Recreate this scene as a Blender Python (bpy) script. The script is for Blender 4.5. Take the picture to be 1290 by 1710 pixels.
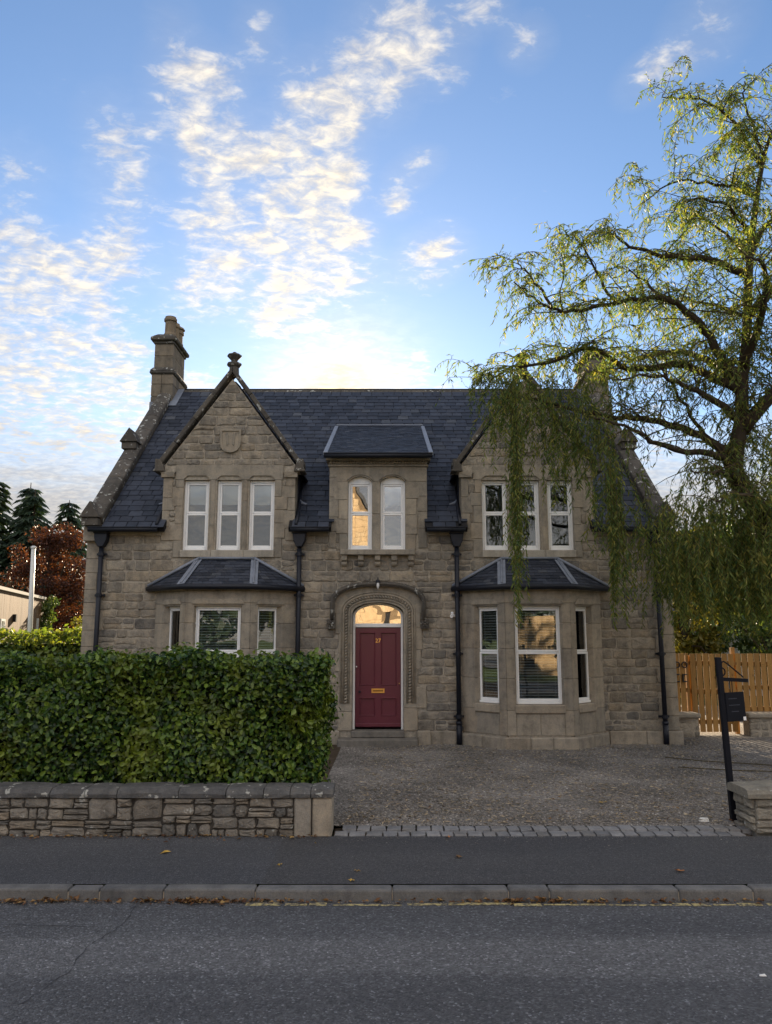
import bpy, bmesh, math, random
import numpy as np
from mathutils import Vector, Matrix, Euler

for o in list(bpy.data.objects):
    bpy.data.objects.remove(o)
SC = bpy.context.scene
COL = SC.collection
RD = math.radians
rnd = random.Random(11)
npr = np.random.default_rng(5)

# ------------------------------------------------------------------ camera, sky, sun, exposure
SUN_AZ, SUN_EL = -3.6, 17.2           # degrees; azimuth from +Y towards +X
cam_d = bpy.data.cameras.new('camera')
cam_d.sensor_fit = 'HORIZONTAL'
cam_d.sensor_width = 36.0
cam_d.lens = 36.0 * 1287 / 1290
cam_d.clip_end = 2000
cam = bpy.data.objects.new('camera', cam_d)
COL.objects.link(cam)
cam.location = (0, 0, 2.1)
cam.rotation_euler = (RD(90 + 9.13), 0, 0)
SC.camera = cam

SC.view_settings.view_transform = 'Standard'
SC.view_settings.look = 'None'
SC.view_settings.gamma = 1
SC.view_settings.use_curve_mapping = False
SC.view_settings.exposure = 2.0
SKY = 0.05

sun_d = bpy.data.lights.new('sun', 'SUN')
sun_d.energy = 4.8
sun_d.angle = RD(0.53)
sun_d.color = (1.0, 0.80, 0.55)
sun = bpy.data.objects.new('sun', sun_d)
COL.objects.link(sun)
sdir = Vector((math.sin(RD(SUN_AZ)) * math.cos(RD(SUN_EL)), math.cos(RD(SUN_AZ)) * math.cos(RD(SUN_EL)), math.sin(RD(SUN_EL))))
sun.rotation_euler = sdir.to_track_quat('Z', 'Y').to_euler()
sun.location = (0, 40, 30)


def build_world():
    w = bpy.data.worlds.new('World')
    SC.world = w
    w.use_nodes = True
    nt = w.node_tree
    N, L = nt.nodes, nt.links
    N.clear()

    def n(t, **k):
        x = N.new(t)
        for a, b in k.items():
            setattr(x, a, b)
        return x

    def math_(op, a, b=None, c=None, clamp=False):
        x = n('ShaderNodeMath', operation=op, use_clamp=clamp)
        for i, v in enumerate((a, b, c)):
            if v is None:
                continue
            if isinstance(v, (int, float)):
                x.inputs[i].default_value = v
            else:
                L.new(v, x.inputs[i])
        return x.outputs[0]

    def mixc(f, a, b):
        x = n('ShaderNodeMix', data_type='RGBA')
        for s, v in ((0, f), (6, a), (7, b)):
            if isinstance(v, (int, float, tuple)):
                x.inputs[s].default_value = v
            else:
                L.new(v, x.inputs[s])
        return x.outputs[2]

    sky = n('ShaderNodeTexSky', sky_type='NISHITA')
    sky.sun_disc = False
    sky.sun_elevation = RD(SUN_EL)
    sky.sun_rotation = RD(SUN_AZ)
    sky.altitude = 50
    sky.air_density = 0.9
    sky.dust_density = 0.11
    sky.ozone_density = 2.6
    tc = n('ShaderNodeTexCoord')
    d = tc.outputs['Generated']
    sep = n('ShaderNodeSeparateXYZ')
    L.new(d, sep.inputs[0])
    z = math_('MAXIMUM', sep.outputs[2], 0.0)
    zz = math_('ADD', z, 0.16)
    cmb = n('ShaderNodeCombineXYZ')
    L.new(math_('DIVIDE', sep.outputs[0], zz), cmb.inputs[0])
    L.new(math_('DIVIDE', sep.outputs[1], zz), cmb.inputs[1])
    stretch = n('ShaderNodeMapping')                 # the cloudlets run in slanting streaks
    L.new(cmb.outputs[0], stretch.inputs[0])
    stretch.inputs['Rotation'].default_value = (0, 0, RD(-30))
    stretch.inputs['Scale'].default_value = (0.82, 1.16, 1)
    big = n('ShaderNodeTexNoise', noise_dimensions='3D')
    L.new(stretch.outputs[0], big.inputs['Vector'])
    big.inputs['Scale'].default_value = 10.0
    big.inputs['Detail'].default_value = 9
    big.inputs['Roughness'].default_value = 0.6
    big.inputs['Distortion'].default_value = 0.25
    fine = n('ShaderNodeTexNoise', noise_dimensions='3D')
    L.new(stretch.outputs[0], fine.inputs['Vector'])
    fine.inputs['Scale'].default_value = 30
    fine.inputs['Distortion'].default_value = 0.35
    fine.inputs['Detail'].default_value = 7
    fine.inputs['Roughness'].default_value = 0.62
    cov = n('ShaderNodeTexNoise', noise_dimensions='3D')
    L.new(cmb.outputs[0], cov.inputs['Vector'])
    cov.inputs['Scale'].default_value = 0.9
    cov.inputs['Detail'].default_value = 2
    # cloud banks: azimuth, elevation, half sizes (deg), tilt (deg), weight
    banks = [(-16, 27, 13, 14, 0, .14), (-4, 33, 8, 9, 0, .08), (-22, 18, 9, 8, 0, .22), (-0.3, 40.8, 2.7, 3.0, 0, .8), (3.7, 40.5, 2.3, 2.7, 30, .8), (-1.2, 37.8, 2.7, 2.3, 0, .7), (7.8, 42, 1.9, 1.5, 0, .7),
             (-5.2, 37, 2.7, 3.1, 0, .8), (-6.5, 33.8, 3.6, 3.2, 0, .9), (-6, 30.8, 3.3, 4.5, 0, 1), (-7.8, 27.6, 4.2, 2.5, 20, .9),
             (-4.9, 24.9, 5.1, 1.9, 20, .9), (-8.2, 22.5, 2.6, 1.5, 10, .8), (-15.7, 37.5, 2.7, 2.3, 0, .6), (-14.6, 35.2, 3.1, 3.1, -40, .8),
             (-13.1, 32.9, 2.4, 2.4, -30, .8), (-13.6, 28.7, 2.5, 2.9, 0, .7), (-13.9, 24.5, 2.9, 2.1, 0, .8), (-20.9, 33.9, 2.3, 2.3, 0, .4),
             (-20.6, 30.4, 2.3, 2.7, 0, .7), (-21.5, 25.4, 3.2, 2.4, 25, .9), (-25.9, 24.6, 2.7, 2.3, 0, .6), (-26, 21.5, 5.1, 3.5, -25, 1),
             (-26.1, 17.6, 6, 3.2, -20, 1), (-22, 19.8, 3.3, 2.4, 0, .6), (-19.7, 15.9, 5, 2.9, 0, .8), (-25.4, 12.9, 6, 2.4, -15, 1),
             (-27.5, 25.8, 2.3, 2.3, 0, .7), (-27.5, 30.1, 2.2, 2.2, 0, .35), (3.6, 27.4, 2.7, 1.9, 25, .9), (2.2, 33, 2, 1.1, 25, .8),
             (0.7, 30.9, 1.2, .9, 0, .7), (11.6, 39.9, 1.6, 1.4, 0, .7), (25.1, 38.5, 2.5, 2, 25, .75), (21.1, 36.8, 2.2, 1.3, 20, .75),
             (-1.2, 19, 6.1, 1.8, 0, 1.1), (-1.7, 28.8, 1.3, 1.3, 0, .5), (-10.6, 40.3, 1.5, 2.2, 0, .5), (-17.3, 40.2, 1.5, 1.5, 0, .4),
             (-3.7, 22, 2.2, 1, 0, .7), (2.6, 20.7, 1, .6, 0, .6), (19.9, 12.6, 2.5, 6.7, 0, .8), (-14.3, 18.1, 1.7, .9, 0, .6), (-18.3, 20, .8, .6, 0, .6)]
    acc = None
    for az, el, a, b, t, k in banks:
        az, el = RD(az), RD(el)
        c = Vector((math.sin(az) * math.cos(el), math.cos(az) * math.cos(el), math.sin(el)))
        right = Vector((math.cos(az), -math.sin(az), 0))
        up = right.cross(c)
        ct, st = math.cos(RD(t)), math.sin(RD(t))
        r2, u2 = right * ct + up * st, up * ct - right * st
        M = Matrix((r2, u2, r2.cross(u2))).transposed()
        mp = n('ShaderNodeMapping', vector_type='TEXTURE')
        mp.inputs['Location'].default_value = c
        mp.inputs['Rotation'].default_value = M.to_euler()
        mp.inputs['Scale'].default_value = (RD(a) * 1.4, RD(b) * 1.4, 0.35)
        L.new(d, mp.inputs['Vector'])
        g = n('ShaderNodeTexGradient', gradient_type='SPHERICAL')
        L.new(mp.outputs[0], g.inputs[0])
        acc = math_('MULTIPLY', g.outputs['Fac'], k) if acc is None else math_('MULTIPLY_ADD', g.outputs['Fac'], k, acc)
    acc = math_('MINIMUM', math_('MULTIPLY', acc, 1.25), 1.0)
    # out of view: denser broken cloud added to fill the shaded house front
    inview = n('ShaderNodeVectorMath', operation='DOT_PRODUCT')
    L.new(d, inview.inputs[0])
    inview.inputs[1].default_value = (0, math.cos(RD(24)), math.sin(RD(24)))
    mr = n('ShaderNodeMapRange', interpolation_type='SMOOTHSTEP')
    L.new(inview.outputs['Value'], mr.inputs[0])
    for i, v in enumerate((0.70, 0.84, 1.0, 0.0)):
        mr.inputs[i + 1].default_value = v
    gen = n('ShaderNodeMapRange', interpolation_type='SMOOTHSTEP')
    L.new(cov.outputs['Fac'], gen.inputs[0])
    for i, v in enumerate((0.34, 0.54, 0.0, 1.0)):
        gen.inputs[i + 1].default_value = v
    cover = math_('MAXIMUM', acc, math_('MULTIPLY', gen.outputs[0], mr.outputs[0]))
    tex = math_('ADD', math_('MULTIPLY', big.outputs['Fac'], 0.62), math_('MULTIPLY', fine.outputs['Fac'], 0.50))
    val = math_('ADD', tex, math_('MULTIPLY_ADD', cover, 0.31, -0.30))
    al = n('ShaderNodeMapRange', interpolation_type='SMOOTHSTEP')
    L.new(val, al.inputs[0])
    for i, v in enumerate((0.36, 0.74, 0.0, 0.98)):
        al.inputs[i + 1].default_value = v
    sd = n('ShaderNodeVectorMath', operation='DOT_PRODUCT')
    L.new(d, sd.inputs[0])
    sd.inputs[1].default_value = sdir
    veil = math_('MULTIPLY', math_('MULTIPLY', cover, big.outputs['Fac']), 0.35)
    low0 = n('ShaderNodeMapRange', interpolation_type='SMOOTHSTEP')      # stratus low over the horizon
    L.new(math_('ADD', sep.outputs[2], math_('MULTIPLY_ADD', big.outputs['Fac'], 0.10, -0.05)), low0.inputs[0])
    for i, v in enumerate((0.15, 0.30, 0.88, 0.0)):
        low0.inputs[i + 1].default_value = v
    aureole = math_('MULTIPLY', math_('POWER', math_('MAXIMUM', sd.outputs['Value'], 0.0), 300), math_('ADD', big.outputs['Fac'], 0.55))
    alpha = math_('MAXIMUM', math_('MAXIMUM', al.outputs[0], veil), math_('MAXIMUM', low0.outputs[0], aureole))
    # sunward clouds warmer, unseen rear ones brightened as fill, thick ones have greyer bellies
    near = math_('POWER', math_('MAXIMUM', sd.outputs['Value'], 0.0), 22)
    rear_fill = n('ShaderNodeMapRange', interpolation_type='SMOOTHSTEP')
    L.new(sd.outputs['Value'], rear_fill.inputs[0])
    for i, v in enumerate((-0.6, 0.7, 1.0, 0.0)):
        rear_fill.inputs[i + 1].default_value = v
    c0 = mixc(rear_fill.outputs[0], (4.9, 4.65, 4.4, 1), (18.5, 17.0, 15.0, 1))
    c1 = mixc(near, c0, (8.2, 7.0, 4.9, 1))
    low = n('ShaderNodeMapRange', interpolation_type='SMOOTHSTEP')
    L.new(sep.outputs[2], low.inputs[0])
    for i, v in enumerate((0.14, 0.30, 0.0, 1.0)):
        low.inputs[i + 1].default_value = v
    c2 = mixc(low.outputs[0], (3.5, 3.05, 2.65, 1), c1)
    thick = n('ShaderNodeMapRange', interpolation_type='SMOOTHSTEP')
    L.new(fine.outputs['Fac'], thick.inputs[0])
    for i, v in enumerate((0.35, 0.70, 0.0, 1.0)):
        thick.inputs[i + 1].default_value = v
    shade = mixc(thick.outputs[0], (0.70, 0.71, 0.75, 1), (1.05, 1.04, 1.0, 1))
    mul = n('ShaderNodeMix', data_type='RGBA', blend_type='MULTIPLY')
    mul.inputs[0].default_value = 1
    L.new(c2, mul.inputs[6])
    L.new(shade, mul.inputs[7])
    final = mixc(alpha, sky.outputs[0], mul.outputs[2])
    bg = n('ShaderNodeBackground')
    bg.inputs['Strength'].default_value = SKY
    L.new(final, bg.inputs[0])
    out = n('ShaderNodeOutputWorld')
    L.new(bg.outputs[0], out.inputs[0])
    w.cycles.sampling_method = 'MANUAL'
    w.cycles.sample_map_resolution = 1024


build_world()

# ------------------------------------------------------------------ helpers
WM = {}


def link(o, parent=None):
    COL.objects.link(o)
    if parent is not None:
        o.parent = parent
        o.matrix_parent_inverse = WM.get(parent.name, Matrix()).inverted()
    WM[o.name] = o.matrix_basis.copy()
    return o


def tag(o, label=None, cat=None, group=None, kind=None):
    if label:
        o['label'] = label
    if cat:
        o['category'] = cat
    if group:
        o['group'] = group
    if kind:
        o['kind'] = kind
    return o


def empty(name, loc, label=None, cat=None, group=None):
    o = bpy.data.objects.new(name, None)
    o.empty_display_size = 0.2
    o.location = loc
    o.matrix_basis = Matrix.Translation(loc)
    link(o)
    return tag(o, label, cat, group)


class MB:
    def __init__(s):
        s.v, s.f = [], []

    def add(s, vs, fs):
        k = len(s.v)
        s.v += [tuple(p) for p in vs]
        s.f += [tuple(i + k for i in f) for f in fs]
        return s

    def hexa(s, b, t):
        return s.add(list(b) + list(t), [(3, 2, 1, 0), (4, 5, 6, 7), (0, 1, 5, 4), (1, 2, 6, 5), (2, 3, 7, 6), (3, 0, 4, 7)])

    def box(s, x0, x1, y0, y1, z0, z1):
        return s.hexa([(x0, y0, z0), (x1, y0, z0), (x1, y1, z0), (x0, y1, z0)], [(x0, y0, z1), (x1, y0, z1), (x1, y1, z1), (x0, y1, z1)])

    def prism(s, poly, y0, y1):                     # outline in x, z pushed along y
        k = len(poly)
        vs = [(x, y0, z) for x, z in poly] + [(x, y1, z) for x, z in poly]
        fs = [tuple(range(k)), tuple(range(2 * k - 1, k - 1, -1))] + [(i, i + k, (i + 1) % k + k, (i + 1) % k) for i in range(k)]
        return s.add(vs, fs)

    def prism_z(s, poly, z0, z1):                   # outline in x, y pushed along z
        k = len(poly)
        vs = [(x, y, z0) for x, y in poly] + [(x, y, z1) for x, y in poly]
        fs = [tuple(range(k - 1, -1, -1)), tuple(range(k, 2 * k))] + [(i, (i + 1) % k, (i + 1) % k + k, i + k) for i in range(k)]
        return s.add(vs, fs)

    def prism_x(s, poly, x0, x1):                   # outline in y, z pushed along x
        k = len(poly)
        vs = [(x0, y, z) for y, z in poly] + [(x1, y, z) for y, z in poly]
        fs = [tuple(range(k)), tuple(range(2 * k - 1, k - 1, -1))] + [(i, i + k, (i + 1) % k + k, (i + 1) % k) for i in range(k)]
        return s.add(vs, fs)

    def tube(s, pts, rad, n=8, cap=True):
        pts = [Vector(p) for p in pts]
        if isinstance(rad, (int, float)):
            rad = [rad] * len(pts)
        rings, ref = [], None
        for i, p in enumerate(pts):
            t = (pts[min(i + 1, len(pts) - 1)] - pts[max(i - 1, 0)])
            t = t.normalized() if t.length > 1e-9 else Vector((0, 0, 1))
            if ref is None:
                ref = Vector((0, 0, 1)) if abs(t.z) < 0.9 else Vector((1, 0, 0))
            a = (ref - t * ref.dot(t))
            a = a.normalized() if a.length > 1e-6 else t.orthogonal().normalized()
            b = t.cross(a)
            ref = a
            rings.append([p + (a * math.cos(2 * math.pi * j / n) + b * math.sin(2 * math.pi * j / n)) * rad[i] for j in range(n)])
        vs = [q for r in rings for q in r]
        fs = [(i * n + j, i * n + (j + 1) % n, (i + 1) * n + (j + 1) % n, (i + 1) * n + j) for i in range(len(rings) - 1) for j in range(n)]
        if cap:
            fs += [tuple(range(n - 1, -1, -1)), tuple((len(rings) - 1) * n + j for j in range(n))]
        return s.add(vs, fs)

    def lathe(s, cx, cy, prof, n=12):
        vs = [(cx + r * math.cos(2 * math.pi * j / n), cy + r * math.sin(2 * math.pi * j / n), z) for r, z in prof for j in range(n)]
        fs = [(i * n + j, i * n + (j + 1) % n, (i + 1) * n + (j + 1) % n, (i + 1) * n + j) for i in range(len(prof) - 1) for j in range(n)]
        fs += [tuple(range(n - 1, -1, -1)), tuple((len(prof) - 1) * n + j for j in range(n))]
        return s.add(vs, fs)

    def mesh(s, name, mat, bevel=0, smooth=False, recalc=True, seg=1):
        me = bpy.data.meshes.new(name)
        me.from_pydata(s.v, [], s.f)
        if recalc or bevel:
            bm = bmesh.new()
            bm.from_mesh(me)
            if recalc:
                bmesh.ops.recalc_face_normals(bm, faces=bm.faces)
            if bevel:
                ed = [e for e in bm.edges if len(e.link_faces) == 2 and e.calc_face_angle(0) > 0.5]
                bmesh.ops.bevel(bm, geom=ed, offset=bevel, segments=seg, profile=0.5, affect='EDGES', clamp_overlap=True)
            bm.to_mesh(me)
            bm.free()
        if smooth:
            me.polygons.foreach_set('use_smooth', [True] * len(me.polygons))
        if mat is not None:
            me.materials.append(mat)
        return me

    def build(s, name, mat, parent=None, bevel=0, smooth=False, recalc=True, seg=1, M=None):
        o = bpy.data.objects.new(name, s.mesh(name, mat, bevel, smooth, recalc, seg))
        if M is not None:
            o.matrix_basis = M
        return link(o, parent)


def obj(name, me, M=None, parent=None):
    o = bpy.data.objects.new(name, me)
    if M is not None:
        o.matrix_basis = M
    return link(o, parent)


def np_mesh(name, V, F, mat):
    """V (n,3), F (m,k): k corners per face."""
    me = bpy.data.meshes.new(name)
    V = np.ascontiguousarray(V, dtype=np.float32)
    F = np.ascontiguousarray(F, dtype=np.int32)
    m, k = F.shape
    me.vertices.add(len(V))
    me.vertices.foreach_set('co', V.ravel())
    me.loops.add(m * k)
    me.loops.foreach_set('vertex_index', F.ravel())
    me.polygons.add(m)
    me.polygons.foreach_set('loop_start', np.arange(0, m * k, k, dtype=np.int32))
    me.polygons.foreach_set('loop_total', np.full(m, k, dtype=np.int32))
    me.update(calc_edges=True)
    me.validate()
    if mat is not None:
        me.materials.append(mat)
    return me


def unit(a):
    return a / np.maximum(np.linalg.norm(a, axis=1, keepdims=True), 1e-9)


def leaf_arrays(P, A, Nn, length, width, fold=0.25, six=False):
    """leaves at P growing along A, facing Nn; folded along the midrib."""
    A = unit(A)
    B = unit(np.cross(Nn, A))
    Nn = np.cross(A, B)
    l = np.broadcast_to(np.asarray(length, float).reshape(-1, 1), (len(P), 1))
    w = np.broadcast_to(np.asarray(width, float).reshape(-1, 1), (len(P), 1))
    tip = P + A * l - Nn * l * 0.12
    if six:
        vs = [P, P + A * l * .3 + B * w * .46 + Nn * w * fold, P + A * l * .68 + B * w * .4 + Nn * w * fold, tip,
              P + A * l * .68 - B * w * .4 + Nn * w * fold, P + A * l * .3 - B * w * .46 + Nn * w * fold]
        k, fs = 6, [(0, 1, 2, 3), (0, 3, 4, 5)]
    else:
        vs = [P, P + A * l * .4 + B * w * .5 + Nn * w * fold, tip, P + A * l * .4 - B * w * .5 + Nn * w * fold]
        k, fs = 4, [(0, 1, 2), (0, 2, 3)]
    V = np.stack(vs, 1).reshape(-1, 3)
    base = (np.arange(len(P)) * k)[:, None, None]
    F = (base + np.array(fs)[None]).reshape(-1, len(fs[0]))
    return V, F


# ------------------------------------------------------------------ materials
MATS = {}


class NT:
    def __init__(s, name):
        s.m = bpy.data.materials.new(name)
        s.m.use_nodes = True
        s.t = s.m.node_tree
        s.t.nodes.clear()
        s.out = s.n('ShaderNodeOutputMaterial')
        s.b = s.n('ShaderNodeBsdfPrincipled')
        s.t.links.new(s.b.outputs[0], s.out.inputs[0])
        s.co = s.n('ShaderNodeTexCoord').outputs['Object']
        s.geo = s.n('ShaderNodeNewGeometry')
        s.b.inputs['Specular IOR Level'].default_value = 0.3

    def n(s, t, **k):
        x = s.t.nodes.new(t)
        for a, b in k.items():
            setattr(x, a, b)
        return x

    def set(s, node, i, v):
        if v is None:
            return
        if isinstance(v, (int, float, tuple)):
            node.inputs[i].default_value = v
        else:
            s.t.links.new(v, node.inputs[i])

    def math(s, op, a, b=None, clamp=False):
        x = s.n('ShaderNodeMath', operation=op, use_clamp=clamp)
        s.set(x, 0, a)
        s.set(x, 1, b)
        return x.outputs[0]

    def pos(s):
        return s.geo.outputs['Position']

    def map(s, vec, scale=(1, 1, 1), rot=(0, 0, 0)):
        x = s.n('ShaderNodeMapping')
        s.set(x, 0, vec)
        x.inputs['Scale'].default_value = scale
        x.inputs['Rotation'].default_value = rot
        return x.outputs[0]

    def noise(s, scale, detail=4, rough=.55, vec=None, dist=0.0):
        x = s.n('ShaderNodeTexNoise')
        s.set(x, 'Vector', vec if vec is not None else s.pos())
        x.inputs['Scale'].default_value = scale
        x.inputs['Detail'].default_value = detail
        x.inputs['Roughness'].default_value = rough
        x.inputs['Distortion'].default_value = dist
        return x.outputs['Fac']

    def voro(s, scale, vec=None, out='Distance'):
        x = s.n('ShaderNodeTexVoronoi')
        s.set(x, 'Vector', vec if vec is not None else s.pos())
        x.inputs['Scale'].default_value = scale
        return x.outputs[out]

    def ramp(s, fac, stops, interp='LINEAR'):
        x = s.n('ShaderNodeValToRGB')
        x.color_ramp.interpolation = interp
        e = x.color_ramp.elements
        while len(e) < len(stops):
            e.new(0.5)
        for el, (p, c) in zip(e, stops):
            el.position = p
            el.color = (c[0], c[1], c[2], 1) if not isinstance(c, (int, float)) else (c, c, c, 1)
        s.set(x, 0, fac)
        return x.outputs[0]

    def mix(s, f, a, b, mode='MIX'):
        x = s.n('ShaderNodeMix', data_type='RGBA', blend_type=mode)
        if isinstance(a, tuple) and len(a) == 3:
            a = a + (1,)
        if isinstance(b, tuple) and len(b) == 3:
            b = b + (1,)
        s.set(x, 0, f)
        s.set(x, 6, a)
        s.set(x, 7, b)
        return x.outputs[2]

    def rand(s):
        """one number per loose piece, also when each piece is an object"""
        oi = s.n('ShaderNodeObjectInfo')
        return s.math('FRACT', s.math('ADD', s.geo.outputs['Random Per Island'], s.math('MULTIPLY', oi.outputs['Random'], 7.31)))

    def bump(s, h, strength=.4, dist=.02, prev=None):
        x = s.n('ShaderNodeBump')
        x.inputs['Strength'].default_value = strength
        x.inputs['Distance'].default_value = dist
        s.set(x, 'Height', h)
        if prev is not None:
            s.set(x, 'Normal', prev)
        return x.outputs[0]

    def done(s, col, rough=.8, normal=None, metal=0.0, spec=None):
        s.set(s.b, 'Base Color', col if not (isinstance(col, tuple) and len(col) == 3) else col + (1,))
        s.set(s.b, 'Roughness', rough)
        s.set(s.b, 'Metallic', metal)
        if spec is not None:
            s.b.inputs['Specular IOR Level'].default_value = spec
        if normal is not None:
            s.set(s.b, 'Normal', normal)
        return s.m


def stone_mat(name, cols, mott=.35, bs=.5, lichen=0.0, fine=60):
    t = NT(name)
    c = t.ramp(t.rand(), [(i / max(1, len(cols) - 1), q) for i, q in enumerate(cols)])
    m = t.noise(7, 5, .65)
    c = t.mix(mott, c, t.ramp(m, [(.3, (.45, .45, .47)), (.5, (1, 1, 1)), (.72, (1.35, 1.28, 1.15))]), 'MULTIPLY')
    g = t.noise(fine, 4, .7)
    c = t.mix(.45, c, t.ramp(g, [(.3, .6), (.7, 1.35)]), 'MULTIPLY')
    streak = t.noise(3.2, 4, .6, vec=t.map(t.pos(), (1.6, 1.6, .22)))
    c = t.mix(.5, c, t.ramp(streak, [(.32, .55), (.5, 1.0), (.75, 1.15)]), 'MULTIPLY')
    big = t.noise(.8, 3)
    c = t.mix(.4, c, t.ramp(big, [(.35, .7), (.65, 1.2)]), 'MULTIPLY')
    if lichen:
        l = t.noise(9, 3, .6)
        k = t.ramp(l, [(.66 - lichen * .1, 0.0), (.70 - lichen * .1, .8)])
        c = t.mix(k, c, (.42, .42, .39))
    h = t.math('ADD', t.math('MULTIPLY', t.noise(16, 6, .65), .7), t.math('MULTIPLY', g, .3))
    return t.done(c, .92, t.bump(h, bs, .045), spec=.2)


M_RUBBLE = stone_mat('rubble_stone', [(.225, .200, .168), (.31, .272, .220), (.19, .174, .153), (.35, .300, .235), (.24, .217, .186), (.295, .246, .184), (.155, .144, .130), (.325, .287, .233)], mott=.8, bs=.9)
M_DRESS = stone_mat('dressed_stone', [(.27, .238, .196), (.31, .27, .216), (.245, .22, .184), (.335, .292, .232), (.285, .242, .19)], mott=.5, bs=.3)
M_COPE = stone_mat('weathered_coping', [(.085, .077, .068), (.115, .102, .088), (.072, .066, .060)], mott=.5, bs=.4, lichen=.5)
M_CHIM = stone_mat('chimney_stone', [(.17, .145, .115), (.215, .18, .14), (.145, .128, .105)], mott=.5, bs=.4)
M_POT = stone_mat('chimney_pot_clay', [(.21, .165, .12), (.24, .19, .135)], mott=.4, bs=.2)
M_GWALL = stone_mat('garden_wall_stone', [(.14, .13, .116), (.22, .20, .174), (.17, .157, .14), (.27, .24, .20), (.115, .111, .105), (.225, .19, .148)], mott=.55, bs=.7, lichen=.1)
M_GCOPE = stone_mat('garden_wall_coping', [(.082, .082, .086), (.108, .106, .105), (.092, .090, .089)], mott=.6, bs=.6, lichen=.45)
M_STEP = stone_mat('step_stone', [(.15, .138, .122), (.17, .155, .137)], mott=.45, bs=.25)
M_SILL = stone_mat('pale_sill_stone', [(.34, .31, .265), (.38, .345, .29)], mott=.35, bs=.25)
M_PALE = stone_mat('pale_wall_stone', [(.20, .185, .155), (.26, .24, .20), (.23, .21, .18)], mott=.5, bs=.6, lichen=.2)
M_COB = stone_mat('cobble_stone', [(.17, .171, .18), (.23, .228, .232), (.14, .142, .15), (.20, .192, .185)], mott=.4, bs=.4)
M_KERB = stone_mat('kerb_stone', [(.120, .121, .126), (.155, .153, .152), (.132, .132, .135)], mott=.45, bs=.4, fine=90)


def flat_mat(name, col, rough=.5, spec=.4, var=.12, bs=.05, scale=14, metal=0.0):
    t = NT(name)
    c = t.mix(1.0, col, t.ramp(t.noise(scale, 4), [(.3, 1 - var), (.7, 1 + var)]), 'MULTIPLY')
    return t.done(c, rough, t.bump(t.noise(scale * 3, 3), bs, .01), metal, spec)


M_MORTAR = flat_mat('lime_mortar', (.32, .282, .23), .95, .1, .25, .6, 20)
M_UPVC = flat_mat('white_window_frame', (.80, .80, .80), .35, .4, .03, .02)
M_IRON = flat_mat('black_painted_iron', (.008, .010, .018), .5, .35, .2, .05)
M_LEAD = flat_mat('lead_flashing', (.17, .19, .235), .55, .5, .15, .15, 8)
M_BRASS = flat_mat('polished_brass', (.75, .48, .16), .28, .5, .1, .02, metal=1.0)
M_DOOR = flat_mat('maroon_gloss_door', (.115, .020, .036), .36, .45, .06, .03, 5)
M_BLIND = flat_mat('white_blind', (.80, .80, .77), .6, .3, .04)
M_ROOM = flat_mat('dim_room_plaster', (.25, .23, .20), .9, .1)
M_CURT = flat_mat('grey_curtain', (.15, .165, .19), .9, .1, .15)
M_BLACK = flat_mat('black_sign_paint', (.004, .005, .010), .6, .2, .15)
M_WHITE = flat_mat('white_plastic', (.75, .75, .75), .4, .4, .04)
M_GREY = flat_mat('grey_render', (.40, .40, .40), .9, .2, .08)
M_POLE = flat_mat('pole_paint', (.62, .62, .60), .4, .5, .06)
M_DARK = flat_mat('dark_void', (.02, .02, .022), .8, .1)


def slate_mat():
    t = NT('blue_slate')
    c = t.ramp(t.rand(), [(0, (.014, .018, .028)), (.35, (.027, .032, .047)), (.65, (.041, .048, .067)), (.9, (.021, .025, .037)), (1, (.070, .076, .090))])
    c = t.mix(.5, c, t.ramp(t.noise(11, 5, .65), [(.3, .6), (.7, 1.4)]), 'MULTIPLY')
    r = t.ramp(t.noise(5, 3), [(.3, .50), (.7, .70)])
    h = t.math('ADD', t.noise(30, 5, .6), t.math('MULTIPLY', t.rand(), .2))
    return t.done(c, r, t.bump(h, .3, .012), spec=.3)


M_SLATE = slate_mat()


def asphalt(name, base, dark, speck, road):
    t = NT(name)
    p = t.pos()
    c = t.mix(t.ramp(t.noise(.7, 5, .6, vec=t.map(p, (.35, 1.4, 1))), [(.38, 0.0), (.62, 1.0)]), base, dark)
    if road:        # wheel tracks polished paler along the road, and the coarser dressing of the nearer lane
        sep = t.n('ShaderNodeSeparateXYZ')
        t.set(sep, 0, p)
        y = t.math('ADD', sep.outputs[1], t.math('MULTIPLY', t.noise(1.1, 3, .6, vec=t.map(p, (.3, 1, 1))), .35))
        band = t.ramp(t.math('MULTIPLY', t.math('SUBTRACT', y, 4.0), .333), [(.0, 0.0), (.42, 0.1), (.47, .9), (.62, 1.0), (.68, .15), (1, .1)])
        c = t.mix(t.math('MULTIPLY', band, .85), c, (base[0] * 1.45, base[1] * 1.42, base[2] * 1.38))
    v = t.voro(75 if road else 120)
    v2 = t.n('ShaderNodeTexVoronoi')
    t.set(v2, 'Vector', p)
    v2.inputs['Scale'].default_value = 75 if road else 120
    cell = t.n('ShaderNodeSeparateColor')
    t.set(cell, 0, v2.outputs['Color'])
    st = t.ramp(cell.outputs[0], [(0, .55), (.6, .95), (.9, 1.25), (.97, speck), (1, speck * 1.5)])
    c = t.mix(.85, c, st, 'MULTIPLY')
    c = t.mix(.6, c, t.ramp(t.noise(28, 6, .75), [(.32, .55), (.68, 1.45)]), 'MULTIPLY')
    h = t.math('SUBTRACT', t.math('MULTIPLY', t.noise(45, 6, .7), .8), t.math('MULTIPLY', v, .9))
    return t.done(c, .82, t.bump(h, 1.0 if road else .6, .012), spec=.35)


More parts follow.
